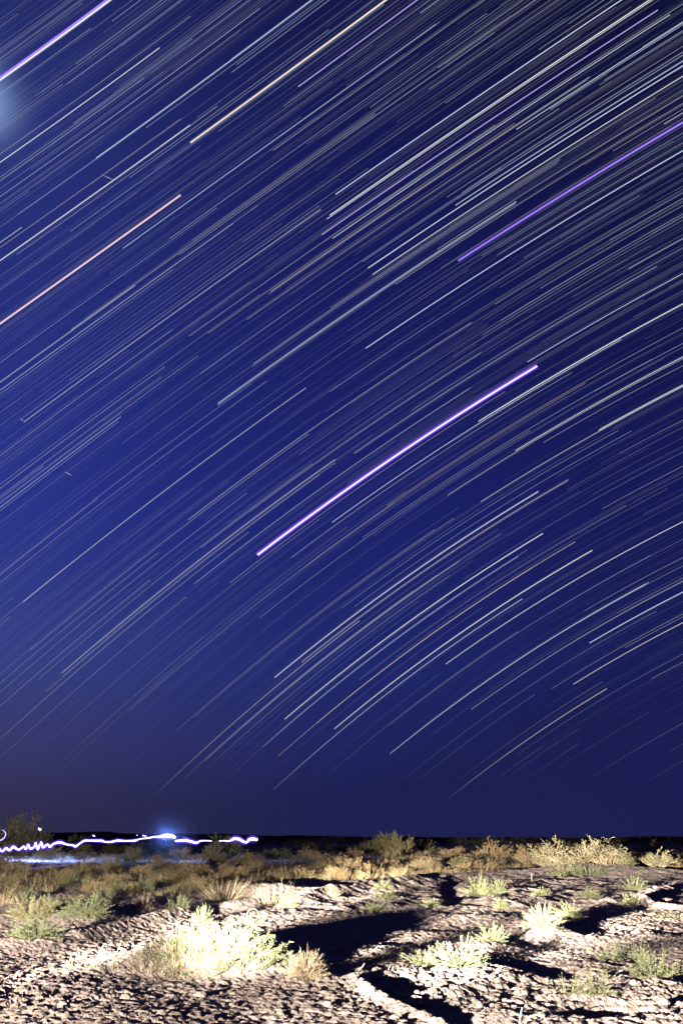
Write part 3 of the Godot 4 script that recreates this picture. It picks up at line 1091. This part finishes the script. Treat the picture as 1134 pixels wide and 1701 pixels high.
func make_small_things() -> void:
	var sand := Color(0.30, 0.25, 0.20)
	stone("stone", 577, 1597, 12, sand, "small pointed stone alone in the black shadow")
	stone("stone", 595, 1617, 14, sand, "pale stone at the top of the bright bank")
	stone("stone", 611, 1622, 9, sand, "small stone right of the pale one by the bank's top")
	stone("stone", 622, 1618, 8, sand, "tiny stone beside a small stone in the black hollow")
	stone("stone", 690, 1657, 30, sand, "flat pale slab of earth lying in the black hollow")
	stone("stone", 693, 1648, 12, sand, "small clod above the flat pale slab")
	stone("stone", 1052, 1645, 15, sand, "pale stone in shadow between the two right thorn bushes")
	stone("stone", 20, 1504, 8, sand, "pinkish stone at the foot of the stalks at the left edge")
	stone("stone", 1078, 1484, 10, sand, "white stone in front of the green bush at the mound's right end", "white stones by the mound")
	stone("stone", 1088, 1483, 9, sand, "white stone a step right of the other by the mound", "white stones by the mound")
	stone("white_scrap", 632, 1487, 5, Color(0.7, 0.72, 0.75), "white scrap of litter on the pale flat")
	for k in 16:
		rng.seed = 900 + k
		var px: float = [40, 110, 205, 262, 390, 460, 540, 655, 720, 800, 870, 905, 1045, 1105, 330, 590][k] + rng.randf_range(-8, 8)
		var py: float = [1640, 1676, 1662, 1690, 1668, 1684, 1672, 1692, 1684, 1672, 1655, 1690, 1688, 1672, 1655, 1570][k]
		stone("earth_clod", px, py, rng.randf_range(10, 22), Color(0.19, 0.152, 0.123), "loose clod of dry earth on the trodden foreground, %s from the left" % ["first", "second", "third", "fourth", "sixth", "seventh", "eighth", "tenth", "eleventh", "twelfth", "thirteenth", "fourteenth", "fifteenth", "sixteenth", "fifth", "ninth"][k], "loose clods of earth")
	var straw := Color(0.40, 0.33, 0.22)
	stalk("grass_stalk", 862, 1703, [[0, 0, 0], [2, 10, 0], [5, 22, 0]], 0.008, straw, "single straight straw standing at the bottom edge")
	stalk("hooped_stalk", 880, 1702, [[-8, 0, 0], [-3, 9, 0], [8, 13, 0], [19, 11, 0], [25, 2, 0]], 0.008, straw, "straw bent over in a hoop at the bottom edge")
	stalk("hooped_stalk", 420, 1534, [[-8, 0, 0], [-9, 14, 0], [-2, 20, 0], [6, 17, 0], [9, 8, 0]], 0.011, PALE_GREEN, "stalk hooped over the little clump beyond the straw mound")
	stalk("dry_stick", 650, 1617, [[-6, 0, 0], [-2, 9, 0]], 0.008, straw, "short stick leaning left at the edge of the black hollow")
	stalk("dry_stick", 647, 1618, [[6, 8, 0], [1, -1, 0]], 0.008, straw, "short stick leaning right at the edge of the black hollow")
	stalk("dry_stick", 590, 1618, [[0, 2, 0], [8, 4, 0], [14, 11, 0]], 0.010, straw, "twig poking up from the stone at the bank's top")
	stalk("dry_stick", 901, 1612, [[-1, 0, 0], [3, 8, 0]], 0.006, straw, "tiny stick in the black pit at the right")
	stalk("dry_stick", 883, 1470, [[0, 0, 0], [0, 12, 0]], 0.014, straw, "short upright stick on the flat left of the big mound")
	stalk("grass_stalk", 150, 1620, [[0, 0, 0], [8, 15, 0], [17, 33, 0]], 0.010, PALE_GREEN, "long leaning green stalk left of the straw mound")
	stalk("grass_stalk", 154, 1621, [[0, 0, 0], [6, 8, 0], [13, 14, 0]], 0.009, PALE_GREEN, "short stalk beside the long leaning one")
	stalk("grass_stalk", 186, 1622, [[0, 0, 0], [3, 18, 0], [11, 40, 0]], 0.009, PALE_GREEN, "thin upright stalk at the left edge of the straw mound")
	stalk("grass_stalk", 113, 1616, [[0, 0, 0], [3, 14, 0]], 0.011, PALE_GREEN, "short pale stalk, leftmost on the trodden earth")
	stalk("grass_stalk", 118, 1618, [[0, 0, 0], [1, 9, 0]], 0.011, PALE_GREEN, "stubby stalk right beside the leftmost one")
	var sprig := Buf.new()
	rng.seed = 66
	for k in 6:
		var a := rng.randf_range(0.2, 1.2)
		blade(sprig, Vector3(k * 0.012, 0, 0), Vector3(a, 1.0, 0.1), 0.16, 0.014, 0.3, 3, PALE_GREEN * 0.6, PALE_GREEN * 0.6)
	var s := top("grass_sprig", sprig.mesh(M_leaf))
	var p := spot(482, 1592)
	s.position = Vector3(p.x, ground(p.x, p.z), p.z)
	tag(s, "small sprig of grass dimly seen inside the long black shadow", "grass tuft")


# ---------------------------------------------------------------- the walker's light, drawn out along its way
func glow_tube(called: String, points: Array, widths: Array, depth: float, energy: float, label: String, spread := 2.9) -> Node3D:
	var ctrl := PackedVector3Array()
	for q in points:
		ctrl.append(at(q[0], q[1], depth))
	var n := ctrl.size()
	var o := base(called)
	o.position = ctrl[0]
	var fine := PackedVector3Array()
	var rad := PackedFloat32Array()
	var px := depth / FOCAL
	for j in n - 1:
		for s in 4:
			var f := s / 4.0
			fine.append(ctrl[j].cubic_interpolate(ctrl[j + 1], ctrl[maxi(j - 1, 0)], ctrl[mini(j + 2, n - 1)], f) - ctrl[0])
			rad.append(lerpf(widths[mini(j, widths.size() - 1)], widths[mini(j + 1, widths.size() - 1)], f) * 0.33 * px)
	fine.append(ctrl[n - 1] - ctrl[0])
	rad.append(widths[widths.size() - 1] * 0.3 * px)
	var white := PackedColorArray()
	var wide := PackedFloat32Array()
	for k in fine.size():
		white.append(Color.WHITE)
		wide.append(rad[k] * spread)
	var b := Buf.new()
	b.tube(fine, rad, white, 8)
	part("light_core", b.mesh(light_mat(energy)), o)
	var h := Buf.new()
	h.tube(fine, wide, tints(fine.size(), Color(0.16, 0.06, 1.0, 0.42), Color(0.16, 0.06, 1.0, 0.42)), 10)
	part("violet_fringe", h.mesh(core_mat_for_light()), o)
	tag(o, label, "light trail")
	return o


func light_mat(energy: float) -> StandardMaterial3D:
	var m := StandardMaterial3D.new()
	m.albedo_color = Color(0.9, 0.9, 1.0)
	m.emission_enabled = true
	m.emission = Color(0.94, 0.93, 1.0)
	m.emission_energy_multiplier = energy
	return m


var fringe_mat: StandardMaterial3D
func core_mat_for_light() -> StandardMaterial3D:
	if fringe_mat == null:
		fringe_mat = StandardMaterial3D.new()
		fringe_mat.shading_mode = BaseMaterial3D.SHADING_MODE_UNSHADED
		fringe_mat.transparency = BaseMaterial3D.TRANSPARENCY_ALPHA
		fringe_mat.vertex_color_use_as_albedo = true
		fringe_mat.roughness = 1.0
	return fringe_mat


func trail_lamp(px: float, py: float, depth: float, energy: float) -> void:
	var l := OmniLight3D.new()
	l.name = "trail_light"
	l.light_color = Color(0.5, 0.62, 1.0)
	l.light_energy = energy
	l.light_size = 0.15
	l.omni_range = 200.0
	l.omni_attenuation = 2.0
	l.shadow_enabled = true
	add_child(l, true)
	l.position = at(px, py, depth)


func mist(px: float, py: float, depth: float, size: Vector3, density: float) -> void:
	var f := FogVolume.new()
	f.name = "lit_dust"
	f.shape = RenderingServer.FOG_VOLUME_SHAPE_ELLIPSOID
	f.size = size
	var m := FogMaterial.new()
	m.density = density
	m.albedo = Color(0.75, 0.85, 1.0)
	f.material = m
	add_child(f, true)
	f.position = at(px, py, depth)
	f.set_meta("kind", "stuff")
	tag(f, "faint dust glowing round the flare of the light trail", "dust")


func make_light_trails() -> void:
	var wave := []
	for q in [[-30, 348], [0, 345], [18, 356], [40, 335], [62, 350], [85, 328], [120, 346], [150, 326], [165, 340], [178, 312], [192, 338], [215, 330], [225, 305], [240, 345], [258, 298], [272, 330], [300, 312], [315, 328], [340, 308], [380, 300], [420, 312], [460, 318], [475, 325], [500, 308], [530, 290], [570, 288], [640, 290], [660, 296], [700, 296], [740, 288], [790, 290], [850, 288], [880, 278], [930, 272], [980, 264], [1040, 262], [1085, 266]]:
		wave.append([q[0] / 3.78, 1320.0 + q[1] / 3.777])
	var w := []
	for k in wave.size():
		w.append((3.7 if k < 20 else 3.0 if k < 32 else 1.8 if k < 34 else 3.4) * [1.0, 1.25, 0.8, 1.1, 0.9, 1.3, 0.75][k % 7])
	glow_tube("wavy_light_trail", wave, w, 72.0, 5.0, "long wavy blue-white light trail rising from the left edge to the flare")
	glow_tube("light_flare", [[262, 1391], [270, 1389], [278, 1388.5], [286, 1389], [291, 1391.5]], [3, 7, 8.5, 7.5, 4], 72.0, 8.0, "brightest flare where the wavy light trail ends", 1.6)
	glow_tube("light_trail", [[291, 1397], [300, 1396.5], [308, 1396], [318, 1398], [326, 1400], [333, 1397], [342, 1396.5], [352, 1397]], [3.5, 4, 5, 4.5, 4, 2.5, 1.8, 1.4], 72.5, 4.0, "ragged short light trail between the flare and the dark bush")
	glow_tube("light_trail", [[364, 1397], [372, 1396.6], [380, 1397], [385, 1395], [390, 1393], [398, 1394.5], [404, 1398], [410, 1399], [414, 1394.5], [420, 1393.5], [428, 1395]], [1.4, 1.6, 2, 4.5, 5.5, 5, 4.5, 3.5, 5, 6, 4], 72.0, 5.0, "lumpy light trail ending right of the dark bush")
	glow_tube("light_spark", [[64.5, 1376], [66.5, 1377.5], [68.5, 1378.5]], [3, 5, 3], 80.0, 5.0, "round blue spark in front of the left trees", 1.8)
	glow_tube("light_spark", [[154, 1387.5], [156.5, 1388.5], [158, 1389.5]], [2, 3, 1.6], 80.0, 3.0, "small spark above the rising part of the light trail", 1.7)
	glow_tube("light_spark", [[227, 1387.4], [229, 1387.6]], [1.6, 1.6], 80.0, 2.0, "tiny spark left of its twin above the trail", 1.7)
	glow_tube("light_spark", [[237, 1387.5], [240, 1388.6], [244, 1388.8]], [2.6, 2.4, 1.2], 80.0, 2.5, "tiny spark nearest the flare", 1.7)
	glow_tube("light_hook", [[-2, 1396], [3, 1395], [8, 1391], [10, 1385], [7, 1380], [4, 1379]], [1.8, 2.2, 2.4, 2.0, 1.5, 1.0], 78.0, 1.2, "pale blue hook of light at the left edge", 1.8)
	var streak := [[[-8, 1454.5], [6, 1453], [22, 1451]], [[30, 1447], [46, 1444.5], [62, 1442], [74, 1440.5], [92, 1439], [112, 1437]]]
	for k in 2:
		glow_tube("light_streak", streak[k], [1.6, 2.6, 2.2, 2.4, 1.6, 0.8], 50.0 if k == 0 else 54.0, 0.55, ["low blue streak at the left edge, below the wavy light trail", "longer low blue streak over the dark ground below the wavy trail"][k], 2.6)
	# light thrown low over the ground by the same lamp
	trail_lamp(20, 1408, 68.0, 110.0)
	trail_lamp(112, 1404, 69.0, 40.0)
	trail_lamp(62, 1408, 68.0, 80.0)
	trail_lamp(277, 1389, 71.4, 22.0)
	trail_lamp(308, 1391, 72.0, 12.0)
	trail_lamp(412, 1389, 71.6, 20.0)
	trail_lamp(66, 1380, 79.6, 6.0)
	for m in [[0.9, 0.018], [1.6, 0.009], [2.6, 0.005], [3.9, 0.0022]]:
		mist(277, 1389, 71.5, Vector3(m[0] * 1.15, m[0], m[0]), m[1])


# ---------------------------------------------------------------- the turning sky
func star_dir(hour: float, dist: float) -> Vector3:
	var h := deg_to_rad(hour)
	var d := deg_to_rad(dist)
	return (POLE_U * cos(h) + POLE_V * sin(h)) * sin(d) + POLE * cos(d)


func star_colour(key: String) -> Color:
	match key:
		"w": return Color(0.96, 0.97, 1.0)
		"b": return Color(0.60, 0.74, 1.0)
		"v": return Color(0.45, 0.27, 1.0)
		"o": return Color(1.0, 0.80, 0.66)
		"p": return Color(1.0, 0.66, 0.72)
	return Color(0.77, 0.78, 0.80)


func trail_into(b: Buf, hour: float, dist: float, width: float, alpha: float, col: Color, sides := 3, dim_from := 0.7, dim_over := 5.0) -> void:
	var steps := 15
	var pts := PackedVector3Array()
	var rad := PackedFloat32Array()
	var cols := PackedColorArray()
	for k in steps + 1:
		var d := star_dir(hour + TRAIL * k / steps, dist)
		var alt := rad_to_deg(asin(d.y))
		if alt < 0.7:
			continue
		pts.append(EYE + d * SKY_R)
		rad.append(width * 0.5 * SKY_R / 958.0)
		cols.append(Color(col.r, col.g, col.b, alpha * (1.0 - exp(-maxf(alt - dim_from, 0.0) / dim_over))))
	if pts.size() > 1:
		b.tube(pts, rad, cols, sides)


func zone(d: Vector3) -> String:
	var az := rad_to_deg(atan2(d.x, -d.z))
	var alt := rad_to_deg(asin(d.y))
	var row := "lowest" if alt < 9.0 else "lower" if alt < 16.0 else "middle" if alt < 23.0 else "upper" if alt < 30.0 else "higher" if alt < 38.0 else "topmost"
	var col := "far left" if az < -13.0 else "left" if az < -4.5 else "centre" if az < 4.5 else "right" if az < 13.0 else "far right"
	return "%s of %s sky" % [col, row]


func star(hour: float, dist: float, kind: float, key: String, end := "s", label := "") -> void:
	var width := 0.6
	var alpha := 0.08
	if kind <= 0.0:
		width = 2.3; alpha = 1.0
	elif kind <= 1.0:
		width = 1.4; alpha = 0.95
	elif kind <= 1.5:
		width = 0.92; alpha = 0.64
	elif kind <= 2.0:
		width = 0.76; alpha = 0.48
	elif kind <= 2.5:
		width = 0.7; alpha = 0.28
	elif kind <= 3.0:
		width = 0.62; alpha = 0.155
	else:
		width = 0.6; alpha = 0.075
	var col := star_colour(key)
	var core := Color(1, 0.98, 1) if kind <= 0.0 else col.lerp(Color.WHITE, 0.25) if kind <= 2.0 else col
	var b := Buf.new()
	trail_into(b, hour, dist, width, alpha, core, 3, 2.2 if kind < 3.0 else 2.6, 6.5 if kind < 3.0 else 10.0)
	if b.v.is_empty():
		return
	var o: Node3D
	if kind <= 1.0:
		o = base("star_trail")
		part("core", b.mesh(bright_mat if kind <= 0.0 else core_mat), o)
		var g := Buf.new()
		trail_into(g, hour, dist, width * (2.3 if kind <= 0.0 else 1.6), 0.42 if key == "v" else 0.12, Color(0.20, 0.06, 1.0) if key == "v" else col, 6)
		part("fringe", g.mesh(core_mat), o)
	else:
		o = top("star_trail", b.mesh(core_mat))
	if label == "":
		var look: String = {"w": "white", "b": "blue-white", "v": "violet", "o": "orange", "p": "pink"}.get(key, "pale tan")
		var size := "bold" if kind <= 1.0 else "bright" if kind <= 2.0 else "thin" if kind <= 3.0 else "faint"
		var f: float = {"e": 1.0, "m": 0.5}.get(end, 0.0)
		var d := star_dir(hour + TRAIL * f, dist)
		label = "%s %s star trail, %s %s" % [size, look, {"e": "top end", "m": "midpoint"}.get(end, "bottom end"), zone(d)]
		if not alike.has(label):
			alike[label] = []
		alike[label].append([d.y, o])
	tag(o, label, "star trail", "star trails drawn across the night sky")
	trail_count += 1


func make_stars() -> void:
	core_mat = StandardMaterial3D.new()
	core_mat.resource_name = "starlight"
	core_mat.shading_mode = BaseMaterial3D.SHADING_MODE_UNSHADED
	core_mat.transparency = BaseMaterial3D.TRANSPARENCY_ALPHA
	core_mat.vertex_color_use_as_albedo = true
	core_mat.albedo_color = Color.WHITE
	core_mat.roughness = 1.0
	bright_mat = core_mat.duplicate()
	bright_mat.albedo_color = Color(1.25, 1.25, 1.25)
	notable_stars()
	faint_stars()
	# brief streaks that cross the trails the other way
	var brief := [[[171.5, 291], [189, 299], "short faint streak crossing a white trail at upper left"], [[107.5, 783.5], [120, 789.5], "short streak on open blue sky at the left, below the middle"], [[33.5, 695.5], [40, 699], "tiny streak at the lower end of a white trail near the left edge"]]
	for m in brief:
		var b := Buf.new()
		var p0: Vector3 = EYE + sight(m[0][0], m[0][1]).normalized() * SKY_R * 0.9
		var p1: Vector3 = EYE + sight(m[1][0], m[1][1]).normalized() * SKY_R * 0.9
		b.tube(PackedVector3Array([p0, p0.lerp(p1, 0.5), p1]), PackedFloat32Array([0.6, 1.3, 0.6]), PackedColorArray([Color(0.8, 0.85, 1, 0.15), Color(0.9, 0.92, 1, 0.3), Color(0.8, 0.85, 1, 0.15)]))
		tag(top("meteor_streak", b.mesh(core_mat)), m[2], "meteor")
	# trails that the words so far leave alike are told apart by which is the higher
	var order := ["highest", "second", "third", "fourth", "fifth", "sixth", "seventh", "eighth", "ninth", "tenth"]
	for label in alike:
		var list: Array = alike[label]
		if list.size() > 1:
			list.sort_custom(func(p, q): return p[0] > q[0])
			for k in list.size():
				var place: String = "lowest" if k == list.size() - 1 else order[mini(k, 9)]
				(list[k][1] as Node3D).set_meta("label", "%s, %s of %d" % [label, place, list.size()])


func faint_stars() -> void:
	var r := RandomNumberGenerator.new()
	r.seed = 4242
	var b := Buf.new()
	var made := 0
	var tries := 0
	var inv := Basis(Vector3.RIGHT, -PITCH)
	while made < 1050 and tries < 200000:
		tries += 1
		var hour := r.randf_range(-185.0, -40.0)
		var dist := rad_to_deg(acos(r.randf_range(cos(deg_to_rad(112.0)), cos(deg_to_rad(38.0)))))
		var seen := 0.0
		for f in [0.0, 0.25, 0.5, 0.75, 1.0]:
			var d := star_dir(hour + TRAIL * f, dist)
			var q := inv * d
			if d.y > 0.02 and q.z < 0.0 and absf(q.x / q.z) < 0.40 and absf(q.y / q.z) < 0.58:
				seen += 1.0
		if seen < 1.0:
			continue
		var mag := pow(r.randf(), 2.2)
		var key: String = ["w", "t", "b", "b", "t", "w", "b", "w"][r.randi() % 8]
		# the Milky Way runs through the upper right: more and closer stars there
		var mid := star_dir(hour + TRAIL * 0.5, dist)
		var rich := smoothstep(0.0, 0.45, mid.x + (mid.y - 0.45) * 0.9)
		if r.randf() > 0.55 + 0.45 * rich:
			continue
		made += 1
		if trail_count < 300 and mag > 0.35:
			star(hour, dist, 3.0 if mag > 0.8 else 4.0, key, "m")
		else:
			trail_into(b, hour, dist, 0.6, 0.014 + 0.045 * mag, star_colour(key).lerp(Color.WHITE, 0.3), 3, 3.0, 16.0)
	var o := top("faint_star_trails", b.mesh(core_mat))
	o.set_meta("kind", "stuff")
	tag(o, "countless faint hairline star trails filling the whole night sky", "star trails")


func notable_stars() -> void:
	star(-143.87, 100.825, 1, "v", "m")
	star(-144.89, 100.736, 1, "w", "m")
	star(-154.14, 102.643, 4, "t", "e")
	star(-145.33, 101.854, 4, "t", "m")
	star(-132.34, 99.314, 3, "b", "s")
	star(-133.29, 98.799, 3, "b", "s")
	star(-149.01, 97.614, 2, "w", "m")
	star(-146.74, 97.942, 3, "t", "m")
	star(-150.60, 96.888, 3, "t", "e")
	star(-154.16, 95.776, 4, "b", "e")
	star(-134.35, 95.086, 2, "b", "s")
	star(-125.26, 95.119, 3, "b", "s")
	star(-125.23, 94.749, 3, "b", "s")
	star(-125.65, 94.582, 3, "w", "s")
	star(-131.18, 94.858, 3, "b", "s")
	star(-149.95, 93.679, 2, "w", "e")
	star(-150.20, 94.209, 3, "o", "e")
	star(-129.62, 92.939, 1, "o", "s")
	star(-123.05, 92.034, 1.5, "v", "s")
	star(-124.25, 91.661, 3, "b", "s")
	star(-152.56, 91.034, 1, "p", "e")
	star(-137.86, 92.825, 3, "b", "s")
	star(-150.14, 92.500, 4, "b", "e")
	star(-135.85, 90.500, 3, "b", "s")
	star(-146.40, 86.261, 3, "b", "e")
	star(-126.32, 84.862, 1.5, "v", "s")
	star(-124.42, 86.256, 1.5, "b", "s")
	star(-125.34, 85.495, 1.5, "w", "s")
	star(-125.60, 85.413, 2, "t", "s")
	star(-130.56, 83.882, 3, "t", "s")
	star(-130.33, 87.037, 4, "t", "s")
	star(-132.60, 88.701, 4, "w", "s")
	star(-128.98, 88.207, 4, "t", "s")
	star(-126.05, 90.109, 3, "w", "s")
	star(-123.35, 89.227, 4, "b", "s")
	star(-124.31, 89.369, 4, "b", "s")
	star(-151.29, 89.373, 3, "b", "e")
	star(-151.01, 88.167, 3, "w", "e")
	star(-148.74, 86.648, 4, "b", "e")
	star(-155.32, 88.027, 3, "b", "e")
	star(-157.59, 88.512, 3, "w", "e")
	star(-160.72, 94.413, 2.5, "w", "e")
	star(-139.61, 95.052, 3, "b", "s")
	star(-140.97, 93.438, 3, "t", "s")
	star(-134.26, 97.104, 3, "b", "s")
	star(-135.04, 99.200, 4, "t", "s")
	star(-137.56, 96.482, 4, "t", "s")
	star(-151.45, 100.232, 3, "b", "e")
	star(-151.08, 101.356, 4, "t", "e")
	star(-149.52, 96.579, 4, "b", "e")
	star(-147.29, 97.029, 3, "b", "e")
	star(-144.89, 95.995, 4, "o", "e")
	star(-136.08, 90.522, 2.5, "b", "e")
	star(-115.63, 91.418, 2.5, "b", "s")
	star(-116.22, 88.658, 3, "w", "s")
	star(-117.18, 88.008, 3, "t", "s")
	star(-120.34, 88.999, 3, "t", "s")
	star(-125.91, 84.349, 2, "b", "e")
	star(-114.22, 83.682, 2, "b", "s")
	star(-112.21, 83.599, 2.5, "b", "s")
	star(-122.76, 84.447, 3, "w", "s")
	star(-119.23, 82.682, 3, "t", "s")
	star(-119.05, 82.050, 2, "b", "s")
	star(-118.80, 82.310, 3, "b", "s")
	star(-118.39, 82.432, 3, "t", "s")
	star(-125.11, 81.851, 1.5, "b", "s")
	star(-125.09, 81.396, 2, "w", "s")
	star(-125.18, 82.306, 3, "b", "s")
	star(-124.29, 80.206, 3, "w", "s")
	star(-121.18, 80.551, 3, "w", "s")
	star(-137.00, 80.339, 2.5, "b", "e")
	star(-120.50, 79.367, 1, "v", "s")
	star(-131.06, 77.181, 3, "b", "e")
	star(-119.22, 78.878, 3, "b", "s")
	star(-130.75, 83.839, 3, "t", "e")
	star(-133.99, 80.984, 3, "b", "e")
	star(-112.66, 75.891, 3, "w", "s")
	star(-112.49, 74.005, 2.5, "t", "s")
	star(-107.51, 79.789, 2.5, "w", "s")
	star(-131.96, 73.366, 2.5, "b", "e")
	star(-117.23, 77.510, 3, "b", "s")
	star(-111.32, 86.487, 3, "t", "s")
	star(-109.49, 83.268, 3, "b", "s")
	star(-114.95, 77.415, 4, "t", "s")
	star(-110.51, 75.069, 4, "t", "s")
	star(-127.78, 78.096, 1.5, "b", "s")
	star(-124.44, 70.875, 1.5, "w", "s")
	star(-123.46, 68.272, 2, "w", "s")
	star(-121.72, 67.835, 3, "w", "s")
	star(-120.05, 72.335, 2, "b", "s")
	star(-118.46, 66.848, 2, "w", "s")
	star(-118.33, 66.896, 2.5, "t", "s")
	star(-127.02, 66.796, 2.5, "w", "s")
	star(-128.56, 68.188, 2.5, "t", "s")
	star(-138.61, 69.592, 3, "o", "e")
	star(-144.43, 65.563, 2.5, "b", "e")
	star(-142.46, 65.256, 2.5, "o", "e")
	star(-137.61, 65.923, 3, "b", "e")
	star(-138.30, 66.306, 3, "b", "e")
	star(-147.06, 62.966, 3, "b", "e")
	star(-147.90, 64.569, 3, "b", "e")
	star(-147.89, 64.901, 4, "b", "e")
	star(-151.30, 66.922, 3, "t", "e")
	star(-137.44, 62.093, 4, "t", "e")
	star(-134.56, 68.953, 3, "b", "e")
	star(-133.94, 68.681, 4, "b", "e")
	star(-144.57, 72.792, 3, "b", "e")
	star(-142.91, 74.234, 4, "b", "e")
	star(-142.50, 75.978, 3, "t", "e")
	star(-127.58, 73.559, 3, "b", "s")
	star(-121.52, 75.029, 3, "b", "s")
	star(-120.16, 75.174, 3, "w", "s")
	star(-119.95, 76.147, 3, "t", "s")
	star(-117.26, 75.570, 3, "t", "s")
	star(-132.13, 69.688, 3, "o", "s")
	star(-120.72, 62.830, 3, "t", "s")
	star(-118.11, 65.129, 4, "w", "s")
	star(-122.01, 64.764, 4, "t", "s")
	star(-117.53, 68.931, 3, "b", "s")
	star(-140.54, 71.856, 0, "v", "m", "thickest star trail, white with violet fringe, across the middle of the sky")
	star(-135.56, 70.758, 2, "b", "m")
	star(-145.63, 63.313, 1.5, "w", "e")
	star(-144.15, 61.950, 2.5, "o", "e")
	star(-143.50, 61.043, 1.5, "w", "e")
	star(-123.19, 70.842, 3, "w", "m")
	star(-146.43, 86.042, 2.5, "w", "s")
	star(-159.02, 83.908, 3, "w", "e")
	star(-162.80, 83.083, 2.5, "b", "e")
	star(-162.55, 83.242, 4, "t", "e")
	star(-163.07, 82.935, 3, "t", "e")
	star(-157.61, 88.544, 3, "w", "e")
	star(-157.38, 85.341, 3, "t", "e")
	star(-157.07, 83.297, 3, "t", "e")
	star(-141.14, 88.589, 3, "w", "s")
	star(-134.99, 84.006, 3, "o", "s")
	star(-130.59, 83.902, 3, "t", "s")
	star(-136.93, 80.410, 2, "b", "s")
	star(-133.82, 81.081, 3, "w", "s")
	star(-136.74, 82.389, 3, "b", "s")
	star(-152.94, 78.174, 2.5, "w", "e")
	star(-141.10, 78.654, 4, "t", "s")
	star(-142.58, 75.983, 3, "w", "s")
	star(-159.61, 75.159, 3, "t", "e")
	star(-154.42, 75.846, 3, "w", "e")
	star(-166.78, 80.155, 3, "t", "e")
	star(-168.01, 83.458, 3, "t", "e")
	star(-143.01, 74.214, 3, "t", "s")
	star(-153.94, 73.705, 2.5, "t", "e")
	star(-154.08, 73.733, 3, "t", "e")
	star(-155.30, 74.303, 3, "t", "e")
	star(-155.35, 73.499, 3, "t", "e")
	star(-139.35, 74.158, 4, "t", "s")
	star(-138.94, 70.506, 3, "w", "s")
	star(-154.10, 73.542, 3, "t", "m")
	star(-166.03, 75.538, 3, "t", "e")
	star(-167.43, 74.594, 3, "w", "e")
	star(-166.40, 72.489, 3, "t", "e")
	star(-174.71, 75.908, 4, "t", "e")
	star(-174.85, 78.015, 4, "w", "e")
	star(-174.02, 78.739, 4, "t", "e")
	star(-144.71, 72.793, 3, "w", "s")
	star(-142.97, 71.536, 3, "w", "s")
	star(-144.47, 65.529, 2, "w", "s")
	star(-142.50, 65.198, 3, "b", "s")
	star(-151.15, 64.562, 2.5, "t", "s")
	star(-147.79, 62.927, 2.5, "b", "s")
	star(-142.86, 68.823, 3, "t", "s")
	star(-152.53, 69.590, 3, "t", "s")
	star(-149.88, 66.838, 3, "t", "s")
	star(-151.25, 73.649, 4, "t", "s")
	star(-147.47, 61.948, 2.5, "o", "e")
	star(-134.95, 60.064, 2, "w", "s")
	star(-135.36, 57.122, 2.5, "t", "s")
	star(-141.43, 57.937, 2.5, "t", "s")
	star(-141.66, 57.927, 2, "b", "e")
	star(-149.08, 60.722, 2, "b", "e")
	star(-128.54, 55.116, 2, "o", "s")
	star(-126.06, 56.600, 1.5, "b", "s")
	star(-129.95, 55.536, 3, "w", "s")
	star(-124.22, 55.396, 3, "w", "s")
	star(-147.63, 53.956, 2, "o", "e")
	star(-153.74, 53.190, 3, "o", "e")
	star(-152.04, 55.786, 3, "b", "e")
	star(-150.55, 59.278, 3, "t", "e")
	star(-156.53, 59.828, 4, "b", "e")
	star(-145.92, 51.740, 4, "t", "e")
	star(-157.66, 51.467, 4, "t", "e")
	star(-137.09, 48.666, 3, "t", "m")
	star(-147.63, 54.405, 3, "t", "e")
	star(-152.50, 52.927, 4, "t", "e")
	star(-140.46, 59.216, 3, "b", "e")
	star(-141.98, 56.334, 3, "b", "e")
	star(-154.70, 64.634, 3, "w", "e")
	star(-154.41, 63.674, 4, "b", "e")
	star(-152.35, 62.947, 3, "b", "e")
	star(-151.60, 61.549, 4, "b", "e")
	star(-152.22, 64.175, 3, "b", "e")
	star(-158.73, 65.079, 2.5, "w", "e")
